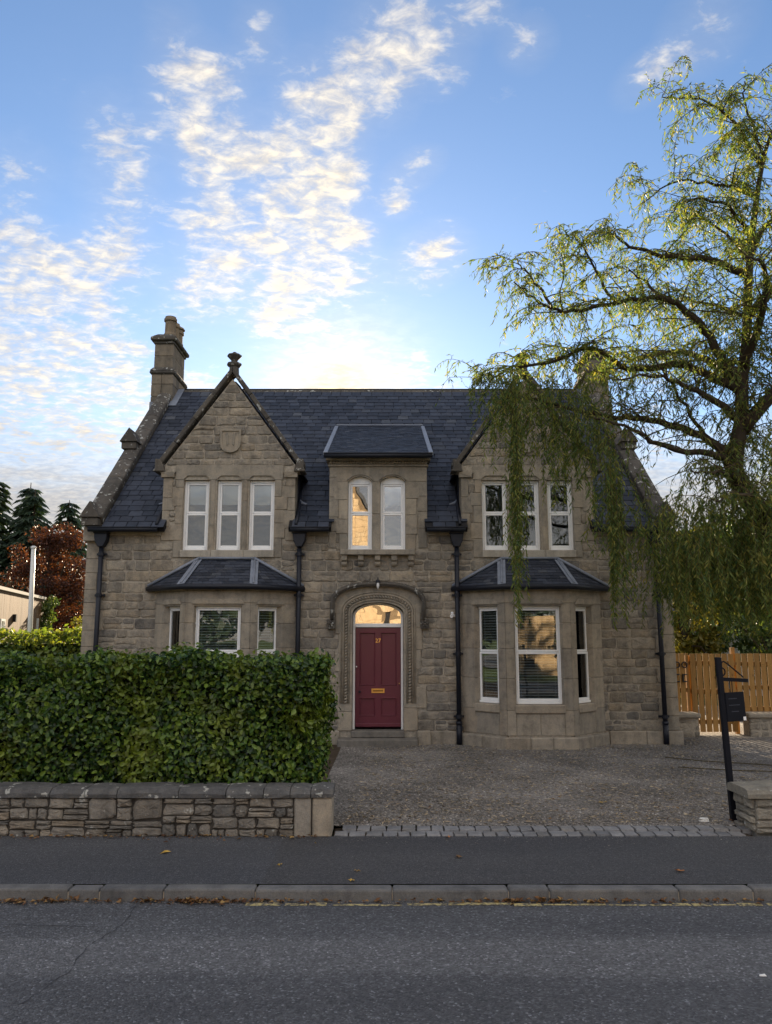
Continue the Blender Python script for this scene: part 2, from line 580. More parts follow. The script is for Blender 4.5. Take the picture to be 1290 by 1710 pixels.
M_ROAD = asphalt('road_asphalt', (.098, .101, .110), (.072, .074, .082), 1.9, True)
M_PAVE = asphalt('pavement_asphalt', (.080, .082, .091), (.062, .064, .072), 1.7, False)
M_PATCH = asphalt('patched_asphalt', (.074, .074, .078), (.056, .056, .061), 1.7, False)


def gravel_mat():
    t = NT('grey_gravel')
    c = t.ramp(t.rand(), [(0, (.125, .115, .105)), (.3, (.21, .193, .175)), (.6, (.29, .265, .238)), (.85, (.155, .141, .13)), (.96, (.34, .31, .28)), (1, (.5, .47, .44))])
    v = t.n('ShaderNodeTexVoronoi')
    t.set(v, 'Vector', t.pos())
    v.inputs['Scale'].default_value = 42
    sp = t.n('ShaderNodeSeparateColor')
    t.set(sp, 0, v.outputs['Color'])
    c = t.mix(1, c, t.ramp(t.noise(1.1, 4), [(.35, .72), (.65, 1.12)]), 'MULTIPLY')
    return t.done(c, .9, t.bump(t.noise(80, 3), .3, .01), spec=.2)


M_PEB = gravel_mat()


def gravel_bed():
    t = NT('gravel_bed')
    v = t.n('ShaderNodeTexVoronoi')
    t.set(v, 'Vector', t.pos())
    v.inputs['Scale'].default_value = 38
    sp = t.n('ShaderNodeSeparateColor')
    t.set(sp, 0, v.outputs['Color'])
    c = t.ramp(sp.outputs[0], [(0, (.095, .087, .08)), (.5, (.185, .170, .155)), (.9, (.26, .24, .218)), (1, (.36, .33, .30))])
    c = t.mix(1, c, t.ramp(t.noise(1.1, 4), [(.35, .72), (.65, 1.12)]), 'MULTIPLY')
    return t.done(c, .95, t.bump(t.math('SUBTRACT', 1.0, v.outputs['Distance']), .9, .02), spec=.15)


M_BED = gravel_bed()


def leaf_mat(name, stops, trans=.35, rough=.5, patch=None, spec=.35):
    t = NT(name)
    c = t.ramp(t.rand(), stops)
    if patch is not None:
        k = t.ramp(t.noise(patch[1], 3, .6), [(patch[2], 0.0), (patch[2] + .1, patch[3])])
        c = t.mix(k, c, patch[0])
    c = t.mix(.3, c, t.ramp(t.noise(2.3, 3), [(.3, .6), (.7, 1.35)]), 'MULTIPLY')
    t.done(c, rough, spec=spec)
    tr = t.n('ShaderNodeBsdfTranslucent')
    t.set(tr, 0, t.mix(1.0, c, (1.45, 1.5, .65), 'MULTIPLY'))
    mx = t.n('ShaderNodeMixShader')
    mx.inputs[0].default_value = trans
    t.t.links.new(t.b.outputs[0], mx.inputs[1])
    t.t.links.new(tr.outputs[0], mx.inputs[2])
    t.t.links.new(mx.outputs[0], t.out.inputs[0])
    return t.m


M_HEDGE = leaf_mat('hedge_leaf', [(0, (.009, .028, .008)), (.35, (.020, .054, .010)), (.62, (.065, .130, .016)), (1, (.15, .215, .025))], .22, .40,
                   patch=((.15, .185, .013), 1.3, .51, .58), spec=.4)
M_HEDGE2 = leaf_mat('back_hedge_leaf', [(0, (.07, .105, .02)), (.6, (.12, .15, .026)), (1, (.20, .20, .03))], .5)
M_WILLOW = leaf_mat('willow_leaf', [(0, (.055, .098, .040)), (.35, (.105, .145, .044)), (.7, (.160, .188, .052)), (1, (.27, .235, .06))], .45, .6, spec=.18)
M_BEECH = leaf_mat('copper_leaf', [(0, (.034, .011, .009)), (.6, (.060, .018, .012)), (1, (.12, .040, .017))], .35)
M_CONI = leaf_mat('conifer_needles', [(0, (.016, .032, .020)), (.7, (.028, .050, .028)), (1, (.045, .066, .032))], .15)
M_BUSH = leaf_mat('bush_leaf', [(0, (.03, .06, .02)), (.6, (.06, .09, .025)), (1, (.13, .14, .03))], .35)
M_GOLD = leaf_mat('golden_conifer_leaf', [(0, (.08, .09, .02)), (.6, (.16, .14, .025)), (1, (.24, .19, .03))], .35)
M_DEAD = leaf_mat('fallen_leaf', [(0, (.07, .032, .018)), (.4, (.13, .062, .028)), (.8, (.21, .12, .05)), (1, (.32, .21, .08))], .15, .7)
M_GRASS = flat_mat('grass_ground', (.06, .09, .03), .95, .1, .3, .4, 3)
M_SOIL = flat_mat('bare_soil', (.06, .045, .032), .95, .1, .3, .5, 12)


def bark_mat(name, a, b):
    t = NT(name)
    c = t.mix(t.noise(9, 5, .7, vec=t.map(t.pos(), (1, 1, .35))), a, b)
    return t.done(c, .9, t.bump(t.noise(22, 5, .7, vec=t.map(t.pos(), (1, 1, .3))), .7, .03), spec=.15)


M_BARK = bark_mat('willow_bark', (.026, .020, .015), (.070, .054, .038))
M_TWIG = bark_mat('willow_twig', (.05, .04, .022), (.10, .078, .04))


def wood_mat(name, cols, stretch=(1, 1, .12), sc=14):
    t = NT(name)
    c = t.ramp(t.rand(), [(i / (len(cols) - 1), q) for i, q in enumerate(cols)])
    g = t.noise(sc, 5, .6, vec=t.map(t.pos(), stretch))
    c = t.mix(.55, c, t.ramp(g, [(.3, .6), (.7, 1.3)]), 'MULTIPLY')
    k = t.n('ShaderNodeTexVoronoi')
    t.set(k, 'Vector', t.map(t.pos(), (7, 7, 3.2)))
    k.inputs['Scale'].default_value = 1
    c = t.mix(t.ramp(k.outputs['Distance'], [(.05, .75), (.13, 0.0)]), c, (.10, .05, .02))
    return t.done(c, .7, t.bump(g, .25, .01), spec=.25)


M_FENCE = wood_mat('larch_fence_board', [(.29, .155, .045), (.35, .195, .062), (.24, .13, .040), (.32, .172, .052)])
M_CLAD = wood_mat('timber_cladding', [(.105, .054, .024), (.125, .065, .027), (.09, .048, .023), (.115, .059, .025)], sc=6)


def glass_mat(name, refl, tint, wob):
    t = NT(name)
    t.t.nodes.remove(t.b)
    fr = t.n('ShaderNodeFresnel')
    fr.inputs[0].default_value = 1.5
    fac = t.math('ADD', fr.outputs[0], refl, True)
    nz = t.n('ShaderNodeBump')
    nz.inputs['Strength'].default_value = wob
    nz.inputs['Distance'].default_value = .01
    t.set(nz, 'Height', t.noise(2.2, 1, .4))
    gl = t.n('ShaderNodeBsdfGlossy')
    gl.inputs['Roughness'].default_value = .0
    t.set(gl, 'Normal', nz.outputs[0])
    tr = t.n('ShaderNodeBsdfTransparent')
    tr.inputs[0].default_value = tint
    mx = t.n('ShaderNodeMixShader')
    t.set(mx, 0, fac)
    t.t.links.new(tr.outputs[0], mx.inputs[1])
    t.t.links.new(gl.outputs[0], mx.inputs[2])
    t.t.links.new(mx.outputs[0], t.out.inputs[0])
    return t.m


M_GLASS = glass_mat('window_glass', .13, (.80, .83, .84, 1), .18)
M_GLASS_BOOST = glass_mat('boosted_reflection_glass', .34, (.75, .78, .8, 1), .18)  # same window glass, mirroring raised to brighten the golden reflection
M_FAN = glass_mat('fanlight_glass', .46, (.5, .5, .5, 1), .45)

# ------------------------------------------------------------------ the ground
def sheet(name, x0, x1, y0, y1, z, mat, kind='structure', nx=1, ny=1, zf=None):
    xs, ys = np.linspace(x0, x1, nx + 1), np.linspace(y0, y1, ny + 1)
    V = [(x, y, (zf(x, y) if zf else z)) for y in ys for x in xs]
    F = [(j * (nx + 1) + i, j * (nx + 1) + i + 1, (j + 1) * (nx + 1) + i + 1, (j + 1) * (nx + 1) + i) for j in range(ny) for i in range(nx)]
    o = obj(name, np_mesh(name, np.array(V), np.array(F), mat))
    return tag(o, kind=kind)


def gz(y):
    return .105 if y < 8.63 else .105 - .085 * min(1.0, (y - 8.63) / 6.4)


sheet('ground', -600, 600, -600, 900, -.06, M_GRASS)
sheet('road', -60, 60, -.6, 6.52, .022, M_ROAD, nx=120, ny=14)
sheet('pavement', -60, -1.02, 6.655, 8.20, .11, M_PAVE)
sheet('pavement', -1.02, 60, 6.655, 8.16, .11, M_PATCH)
sheet('pavement', -60, 60, -2.8, -.75, .11, M_PAVE)
sheet('gravel_drive', -.85, 11, 8.63, 24, 0, M_BED, nx=60, ny=80, zf=lambda x, y: gz(y) + .006 * math.sin(x * 2.1 + y * .7) * math.sin(y * 1.7))
sheet('garden_soil', -16, -.85, 8.2, 15.9, .09, M_SOIL, nx=4, ny=20, zf=lambda x, y: gz(y) - .004)
# worn yellow line along the gutter
lb = MB()
x = -1.1
while x < 14:
    w = rnd.uniform(.10, .5)
    y0 = 6.405 + rnd.uniform(-.012, .012)
    y1 = y0 + rnd.uniform(.03, .07)
    lb.add([(x, y0, .026), (x + w, y0 + rnd.uniform(-.008, .008), .026), (x + w, y1 + rnd.uniform(-.01, .01), .026), (x, y1, .026)], [(0, 1, 2, 3)])
    x += w + rnd.uniform(.0, .05)
t = NT('worn_line_paint')
pc = t.mix(t.ramp(t.noise(26, 5, .7), [(.42, 0.0), (.58, 1.0)]), (.085, .082, .075), (.46, .38, .17))
tag(lb.build('road_line', t.done(pc, .8), recalc=False), kind='structure')

# tarred joints in the road
jb = MB()
for path in ([(-1.95, 6.42), (-1.92, 6.0), (-2.02, 5.6), (-1.99, 5.2), (-2.1, 4.7)], [(-3.4, 5.98), (-2.7, 6.01), (-2.0, 5.95)]):
    zt = .027
    pp = []
    for a, b in zip(path, path[1:]):
        for k in range(8):
            u = k / 8
            pp.append((a[0] + (b[0] - a[0]) * u + rnd.uniform(-.012, .012), a[1] + (b[1] - a[1]) * u + rnd.uniform(-.012, .012)))
    along = abs(path[-1][0] - path[0][0]) > 1
    for a, b in zip(pp, pp[1:]):
        w = rnd.uniform(.001, .005)
        if along:
            jb.add([(a[0], a[1] - w, zt), (b[0], b[1] - w, zt), (b[0], b[1] + w, zt), (a[0], a[1] + w, zt)], [(0, 1, 2, 3)])
        else:
            jb.add([(a[0] - w, a[1], zt), (a[0] + w, a[1], zt), (b[0] + w, b[1], zt), (b[0] - w, b[1], zt)], [(0, 1, 2, 3)])
tag(jb.build('road_joint', flat_mat('tar_joint', (.045, .045, .05), .8, .3), recalc=False), kind='structure')

# kerb of long dressed stones
kerb = MB().box(-60, 60, 6.535, 6.65, -.05, .085).build('kerb', M_MORTAR)
tag(kerb, kind='structure')
ks = [-5.2, -4.3, -3.43, -2.53, -2.28, -1.77, -1.04, .05, .975, 1.30, 2.33, 2.92, 3.85, 4.7]
for a, b in zip(ks, ks[1:]):
    MB().box(a + .004, b - .004, 6.52 + rnd.uniform(-.004, .004), 6.652, -.02, .112 + rnd.uniform(-.004, .004)).build('kerb_stone', M_KERB, kerb, bevel=.016, seg=2)
for a, b in ((-60, -5.2), (4.7, 60)):
    MB().box(a, b, 6.52, 6.652, -.02, .112).build('kerb_stone', M_KERB, kerb)
tag(MB().box(-60, 60, -.74, -.6, -.02, .112).build('kerb', M_KERB), kind='structure')

# two rows of setts across the mouth of the drive
cs = MB().box(-.54, 3.74, 8.165, 8.625, .0, .078).build('cobble_strip', M_SOIL)
tag(cs, kind='structure')
cob_me = []
for k in range(8):
    b = MB().box(-.5, .5, -.086, .086, -.06, .0)
    me = b.mesh('cobble', M_COB, bevel=.022, seg=2)
    for v in me.vertices:
        v.co.z += rnd.uniform(-.004, .004)
        v.co.x += rnd.uniform(-.03, .03)
        v.co.y += rnd.uniform(-.008, .008)
    cob_me.append(me)
for row in range(2):
    x = -.53 + row * .07
    while x < 3.62 + row * .08:
        w = rnd.uniform(.125, .175)
        M = Matrix.Translation((x + w / 2, 8.268 + row * .232 + rnd.uniform(-.006, .006), .118 + rnd.uniform(-.004, .005))) @ Matrix.Rotation(rnd.uniform(-.04, .04), 4, 'Z') @ Matrix.Diagonal((w - .016, 1, 1, 1))
        obj('cobble', cob_me[rnd.randrange(8)], M, cs)
        x += w

# loose pebbles
def pebbles(name, n, fx, fy, zf, s0, s1, mat):
    base = np.array([(1, 0, 0), (-.9, .1, 0), (.1, 1, 0), (-.1, -1, .1), (0, 0, .8), (0, 0, -.8)], float)
    tri = np.array([(0, 2, 4), (2, 1, 4), (1, 3, 4), (3, 0, 4), (2, 0, 5), (1, 2, 5), (3, 1, 5), (0, 3, 5)])
    X, Y = fx(n), fy(n)
    S = npr.uniform(s0, s1, (n, 1)) * npr.uniform(.6, 1.3, (n, 3)) * np.array([1, .8, .55])
    ang = npr.uniform(0, 6.28, n)
    V = base[None] * (1 + npr.uniform(-.25, .25, (n, 6, 1))) * S[:, None, :]
    c, s = np.cos(ang)[:, None], np.sin(ang)[:, None]
    x2, y2 = V[:, :, 0] * c - V[:, :, 1] * s, V[:, :, 0] * s + V[:, :, 1] * c
    Z = np.array([zf(y) for y in Y])
    W = np.stack([x2 + X[:, None], y2 + Y[:, None], V[:, :, 2] + Z[:, None] + S[:, 2:3] * .35], 2).reshape(-1, 3)
    F = (np.arange(n)[:, None, None] * 6 + tri[None]).reshape(-1, 3)
    return obj(name, np_mesh(name, W, F, mat))


tag(pebbles('gravel', 52000, lambda n: npr.uniform(-.8, 7.2, n), lambda n: 8.6 + 8.0 * npr.uniform(0, 1, n) ** 1.35, gz, .009, .021, M_PEB), kind='stuff')
tag(pebbles('grit', 1500, lambda n: npr.uniform(-4.5, 4.5, n), lambda n: np.where(npr.uniform(0, 1, n) < .5, 6.50 - npr.exponential(.04, n), 8.14 - npr.exponential(.10, n)),
            lambda y: 0.024 if y < 6.6 else .112, .003, .008, M_PEB), kind='stuff')

# ------------------------------------------------------------------ the house
CX = -.16                                # middle of the front
GL, GR = -3.21, 2.89                     # middles of the two gables and bays
X0, X1 = -6.05, 5.73
FY = 15.5
house = empty('house', (CX, 20.4, 0), 'two storey brown stone house with slate roof, twin gables and a maroon door', 'house')
YR, ZR, ZE = 20.4, 8.8, 4.25
RP = math.atan2(ZR - ZE, YR - 15.3)


def roof_z(y):
    return ZE + (y - 15.3) * math.tan(RP)


# openings of the front wall
OPEN = []
for c in (GL, GR):
    OPEN += [(c - .93, c - .41, 3.80, 5.26), (c - .25, c + .25, 3.80, 5.26), (c + .41, c + .93, 3.80, 5.26)]
    OPEN.append((c - 1.22, c + 1.22, .3, 2.98))
DW = [(-.775, -.285), (-.115, .395)]
for a, b in DW:
    OPEN.append((a, b, 3.80, 5.36))
OPEN.append((CX - .52, CX + .52, .26, 2.80))


def solid(x, z):
    for a, b, c, d in OPEN:
        if a < x < b and c < z < d:
            return False
    if X0 < x < X1 and z < 4.22:
        return True
    if min(abs(x - GL), abs(x - GR)) < 1.35 and z < 5.56:
        return True
    return abs(x - CX) < 1.0 and z < 5.70


def cell_slab(xs, zs, y0, y1, ok):
    m = MB()
    xs, zs = sorted(set(xs)), sorted(set(zs))
    S = [[ok((a + b) / 2, (c + d) / 2) for c, d in zip(zs, zs[1:])] for a, b in zip(xs, xs[1:])]
    nx, nz = len(xs) - 1, len(zs) - 1
    g = lambda i, j: 0 <= i < nx and 0 <= j < nz and S[i][j]
    for i in range(nx):
        for j in range(nz):
            if not S[i][j]:
                continue
            a, b, c, d = xs[i], xs[i + 1], zs[j], zs[j + 1]
            m.add([(a, y0, c), (b, y0, c), (b, y0, d), (a, y0, d)], [(0, 1, 2, 3)])
            m.add([(a, y1, c), (b, y1, c), (b, y1, d), (a, y1, d)], [(3, 2, 1, 0)])
            if not g(i - 1, j):
                m.add([(a, y0, c), (a, y1, c), (a, y1, d), (a, y0, d)], [(3, 2, 1, 0)])
            if not g(i + 1, j):
                m.add([(b, y0, c), (b, y1, c), (b, y1, d), (b, y0, d)], [(0, 1, 2, 3)])
            if not g(i, j - 1):
                m.add([(a, y0, c), (b, y0, c), (b, y1, c), (a, y1, c)], [(3, 2, 1, 0)])
            if not g(i, j + 1):
                m.add([(a, y0, d), (b, y0, d), (b, y1, d), (a, y1, d)], [(0, 1, 2, 3)])
    return m


xs = [X0, X1, CX - 1, CX + 1, GL - 1.35, GL + 1.35, GR - 1.35, GR + 1.35]
zs = [0, 4.22, 5.56, 5.70]
for a, b, c, d in OPEN:
    xs += [a, b]
    zs += [c, d]
wb = cell_slab(xs, zs, FY + .011, FY + .42, solid)
# the two end walls, the back wall and the cheeks of the gables
for xa, xb in ((X0, X0 + .35), (X1 - .35, X1)):
    wb.prism_x([(FY + .43, 0), (2 * YR - 15.5, 0), (2 * YR - 15.5, 4.2), (YR, ZR - .06), (FY + .43, roof_z(FY + .43) - .1)], xa, xb)
wb.box(X0 + .36, X1 - .36, 2 * YR - 15.85, 2 * YR - 15.5, 0, 4.2)
wb.box(X0 + .36, X1 - .36, 18.4, 18.5, 0, 6.9)
wb.box(X0 + .36, X1 - .36, FY + .43, 18.39, 3.1, 3.25)
wall = wb.build('wall', M_MORTAR, house, recalc=False)

STONES = []          # (area seen, mesh builder, parent)


def rubble_stone(x0, x1, z0, z1, y=FY, d=.0):
    g = .007
    x0, x1, z0, z1 = x0 + g, x1 - g, z0 + g, z1 - g
    xm, zm = (x0 + x1) / 2, (z0 + z1) / 2
    j = lambda: rnd.uniform(-.010, .010)
    q = lambda: rnd.uniform(-.022, .022)
    r = .018 + rnd.uniform(0, .012)
    ring = [(x0 + r + j(), z0 + j()), (xm + q(), z0 + j()), (x1 - r + j(), z0 + j()), (x1 + j(), z0 + r), (x1 + j(), z1 - r), (x1 - r + j(), z1 + j()), (xm + q(), z1 + j()), (x0 + r + j(), z1 + j()), (x0 + j(), z1 - r), (x0 + j(), z0 + r)]
    k = len(ring)
    yf = y - d - rnd.uniform(-.004, .014)
    m = MB()
    back = [(a, y + .06, c) for a, c in ring]
    mid = [(a, yf + .012, c) for a, c in ring]
    ins = min(.018, (z1 - z0) * .2)
    fr = []
    for a, c in ring:
        dx, dz = xm - a, zm - c
        L = math.hypot(dx, dz)
        fr.append((a + dx / L * ins, yf + rnd.uniform(-.004, .004), c + dz / L * ins))
    cen = [(xm + q() * 2, yf - rnd.uniform(.002, .012), zm + q())]
    vs = back + mid + fr + cen
    fs = []
    for i in range(k):
        n = (i + 1) % k
        fs += [(i, n, k + n, k + i), (k + i, k + n, 2 * k + n, 2 * k + i), (2 * k + i, 2 * k + n, 3 * k)]
    m.add(vs, fs)
    return m


def fill_course(x0, x1, z0, z1, parent, hidden=False, wmin=.20, wmax=.52, clip=None):
    """one course of squared rubble from x0 to x1; some stones are split in two low ones"""
    L = x1 - x0
    if L < .06:
        return
    xs_ = [x0]
    while x1 - xs_[-1] > wmax:
        xs_.append(xs_[-1] + rnd.uniform(wmin, wmax * .95))
    if x1 - xs_[-1] < .10 and len(xs_) > 1:
        xs_.pop()
    xs_.append(x1)
    for a, b in zip(xs_, xs_[1:]):
        if z1 - z0 > .19 and rnd.random() < .22:
            zc = z0 + (z1 - z0) * rnd.uniform(.4, .6)
            parts = [(a, b, z0, zc), (a, b, zc, z1)]
            if b - a > .34 and rnd.random() < .5:
                xm = (a + b) / 2 + rnd.uniform(-.05, .05)
                parts = [(a, b, z0, zc), (a, xm, zc, z1), (xm, b, zc, z1)]
        else:
            parts = [(a, b, z0, z1)]
        for p in parts:
            st_ = rubble_stone(*p)
            if clip:
                st_.v = [clip(v) for v in st_.v]
            STONES.append((0 if hidden else (p[1] - p[0]) * (p[3] - p[2]), st_, parent))


DRESSED = []         # rectangles of the front taken up by dressed stone (x0, x1, z0, z1)


def dress(name, x0, x1, z0, z1, parent=house, proud=.018, mat=None, bevel=.008, back=.05, label=None):
    DRESSED.append((x0, x1, z0, z1))
    g = .0025
    return MB().box(x0 + g, x1 - g, FY - proud - rnd.uniform(0, .003), FY + back, z0 + g, z1 - g).build(name, mat or M_DRESS, wall if parent is house else parent, bevel=bevel)


def block_stack(x_in, sgn, z0, z1, w_short, w_long, name='jamb_stone', hmin=.26, hmax=.40, proud=.014):
    """alternately long and short blocks beside an opening; x_in is the opening's edge, sgn the way outwards"""
    z, k = z0, rnd.randrange(2)
    while z < z1 - .02:
        h = rnd.uniform(hmin, hmax)
        if z1 - z - h < .16:
            h = z1 - z
        w = (w_long if k else w_short) + rnd.uniform(-.03, .03)
        a, b = sorted((x_in, x_in + sgn * w))
        dress(name, a, b, z, z + h, proud=proud, back=.14)
        z += h
        k ^= 1


# gable and dormer dressings ---------------------------------------------------------
for c in (GL, GR):
    lo_ = [(c - 1.10, 5.262)]
    for a, w in ((-.93, .52), (-.25, .50), (.41, .52)):
        lo_ += [(c + a, 5.262), (c + a + .004, 5.285), (c + a + .075, 5.345), (c + a + w - .075, 5.345), (c + a + w - .004, 5.285), (c + a + w, 5.262)]
    lo_ += [(c + 1.10, 5.262), (c + 1.10, 5.568), (c - 1.10, 5.568)]
    DRESSED.append((c - 1.10, c + 1.10, 5.26, 5.57))
    MB().prism(lo_, FY - .022, FY + .055).build('lintel', M_DRESS, wall)
    MB().box(c - 1.09, c + 1.09, FY + .057, FY + .20, 5.262, 5.565).build('lintel_soffit', M_DRESS, wall)
    for a, b in ((-.41, -.25), (.25, .41)):
        for z0, z1 in ((3.81, 4.30), (4.30, 4.82), (4.82, 5.26)):
            DRESSED.append((c + a, c + b, z0, z1))
            MB().prism_z([(c + a + .002, FY + .16), (c + a + .002, FY + .03), (c + a + .045, FY - .016), (c + b - .045, FY - .016), (c + b - .002, FY + .03), (c + b - .002, FY + .16)], z0 + .002, z1 - .002).build('mullion', M_DRESS, wall)
    for a, b in ((-.95, -.33), (-.33, .33), (.33, .95)):
        dress('window_sill', c + a, c + b, 3.66, 3.81, proud=.05, back=.16, mat=M_SILL)
    block_stack(c - .93, -1, 3.66, 5.26, .17, .24)
    block_stack(c + .93, 1, 3.66, 5.26, .17, .24)
    for s in (-1, 1):
        block_stack(c + s * 1.355, -s, 4.0, 5.30, .17, .23, 'quoin', .24, .38, proud=.010)
        dress('kneeler_corbel', *sorted((c + s * 1.12, c + s * 1.40)), 5.30, 5.42, proud=.05)
DM = (DW[0][1] + DW[1][0]) / 2
dress('mullion', DW[0][1], DW[1][0], 3.81, 4.55, proud=.005, back=.16)
dress('mullion', DW[0][1], DW[1][0], 4.55, 5.22, proud=.005, back=.16)
# arched lintel over the pair of lights
ar = [(CX - .86, 5.53), (CX - .86, 5.22)]
for a, b in DW:
    ar += [(a, 5.22)] + [(a + (b - a) * k / 8, 5.22 + .115 * math.sin(math.pi * k / 8) ** .7) for k in range(0, 9)] + [(b, 5.22)]
ar += [(CX + .86, 5.22), (CX + .86, 5.53)]
ar = [p for i, p in enumerate(ar) if i == 0 or p != ar[i - 1]]
m = MB()
for i in range(1, len(ar) - 2):      # columns down from the top edge, so that the arches stay open
    (a, za), (b, zb) = ar[i], ar[i + 1]
    if b - a > 1e-5:
        m.hexa([(a, FY - .014, za), (b, FY - .014, zb), (b, FY + .16, zb), (a, FY + .16, za)], [(a, FY - .014, 5.53), (b, FY - .014, 5.53), (b, FY + .16, 5.53), (a, FY + .16, 5.53)])
m.build('arched_lintel', M_DRESS, wall, recalc=False)
DRESSED.append((CX - .86, CX + .86, 5.22, 5.53))
for a, b in DW:                      # hood roll above each arched light
    MB().tube([(a - .02 + (b - a + .04) * k / 10, FY - .018, 5.245 + .125 * math.sin(math.pi * k / 10) ** .7) for k in range(11)], .016, 6).build('arch_moulding', M_DRESS, wall, smooth=True)
block_stack(DW[0][0], -1, 3.81, 5.22, .20, .26)
block_stack(DW[1][1], 1, 3.81, 5.22, .20, .26)
for s in (-1, 1):
    block_stack(CX + s * 1.0, -s, 3.85, 5.53, .17, .20, 'quoin', .28, .42, proud=.01)
dress('window_sill', CX - .76, CX + .74, 3.70, 3.81, proud=.16, back=.16)
for k in range(5):
    x = CX - .68 + k * .335
    MB().prism_x([(FY + .02, 3.48), (FY - .05, 3.49), (FY - .075, 3.53), (FY - .06, 3.57), (FY - .115, 3.60), (FY - .12, 3.698), (FY + .02, 3.698)], x - .055, x + .055).build('corbel', M_DRESS, wall, bevel=.006)
dress('cornice', CX - 1.03, CX + 1.03, 5.53, 5.575, proud=.05, back=.3)
dress('cornice', CX - 1.07, CX + 1.07, 5.64, 5.70, proud=.12, back=.3)
dress('cornice', CX - 1.0, CX + 1.0, 5.575, 5.64, proud=.03, back=.3)
m = MB()
for k in range(34):
    x = CX - .98 + k * .0592
    m.tube([(x - .026, FY - .045, 5.585), (x + .026, FY - .06, 5.63)], [.016, .022], 5)
m.build('billet_moulding', M_DRESS, wall, smooth=True)
# corner quoins and the plinth
for s, xe in ((1, X0), (-1, X1)):
    block_stack(xe, s, .28, 4.0, .26, .38, 'quoin', .26, .36, proud=.014)
for a, b in ((X0 - .05, GL - 1.46), (GL + 1.46, CX - .74), (CX + .74, GR - 1.46), (GR + 1.46, X1 + .05)):
    n = max(1, round((b - a) / .62))
    for k in range(n):
        dress('plinth_stone', a + (b - a) * k / n, a + (b - a) * (k + 1) / n, 0, .27 + rnd.uniform(-.008, .008), proud=.055, bevel=.014)
dress('plinth_stone', CX + .77, CX + 1.03, .002, .285, proud=.13, bevel=.014)

# doorway ---------------------------------------------------------------------------
def arch_path(hw, spring, top, z0=None, n=24, p=2.4):
    pts = []
    if z0 is not None:
        pts.append((CX - hw, z0))
    for k in range(n + 1):
        u = -1 + 2 * k / n
        u = math.sin(u * math.pi / 2)
        pts.append((CX + hw * u, spring + (top - spring) * (max(0, 1 - abs(u) ** p)) ** (1 / p)))
    if z0 is not None:
        pts.append((CX + hw, z0))
    return pts


def ring_plate(inner, outer, y0, y1):
    m = MB()
    for i in range(len(inner) - 1):
        a, b, c, d = inner[i], inner[i + 1], outer[i + 1], outer[i]
        f = [(a[0], y0, a[1]), (b[0], y0, b[1]), (c[0], y0, c[1]), (d[0], y0, d[1])]
        k = [(p[0], y1, p[2]) for p in f]
        m.add(f + k, [(0, 1, 2, 3), (7, 6, 5, 4), (0, 4, 5, 1), (2, 6, 7, 3)])
    return m


surround = ring_plate(arch_path(.505, 2.55, 2.76, p=2), arch_path(.90, 2.55, 3.10, p=2.6), FY - .02, FY + .28).build('door_surround', M_DRESS, house, recalc=False)
DRESSED.append((CX - .90, CX + .90, 2.55, 3.02))
for s in (-1, 1):
    z = .27
    k = 0
    while z < 2.53:
        h = min(rnd.uniform(.34, .50), 2.55 - z)
        if 2.55 - z - h < .15:
            h = 2.55 - z
        w = .77 if k % 2 else .70
        if s > 0:
            w += .10 * (k % 3 == 1)
        a, b = sorted((CX + s * .505, CX + s * (w + .08)))
        DRESSED.append((a, b, z, z + h))
        MB().box(a + .002, b - .002, FY - .018, FY + .28, z + .002, z + h - .002).build('jamb_stone', M_DRESS, surround, bevel=.008)
        z += h
        k += 1
for hw, zt, r, y in ((.575, 2.815, .022, FY - .022), (.685, 2.92, .026, FY - .024), (.735, 2.97, .016, FY - .024)):
    MB().tube([(px, y, pz) for px, pz in arch_path(hw, 2.57, zt, .80, p=2.1)], r, 8).build('roll_moulding', M_DRESS, surround, smooth=True)
# the rope: twisted beads following the arch
path = arch_path(.63, 2.57, 2.868, .82, n=40, p=2.1)
seg, tot = [], 0
for a, b in zip(path, path[1:]):
    L = math.hypot(b[0] - a[0], b[1] - a[1])
    seg.append((tot, L, a, b))
    tot += L
m = MB()
q = 0.0
while q < tot:
    for s0, L, a, b in seg:
        if s0 <= q <= s0 + L:
            u = (q - s0) / max(L, 1e-6)
            tx, tz = (b[0] - a[0]) / L, (b[1] - a[1]) / L
            px, pz = a[0] + (b[0] - a[0]) * u, a[1] + (b[1] - a[1]) * u
            d = Vector((tz * .038 + tx * .024, 0, -tx * .038 + tz * .024))
            m.tube([Vector((px, FY - .024, pz)) - d, Vector((px, FY - .058, pz)), Vector((px, FY - .024, pz)) + d], [.006, .022, .006], 5)
            break
    q += .058
m.build('rope_moulding', M_DRESS, surround, smooth=True)
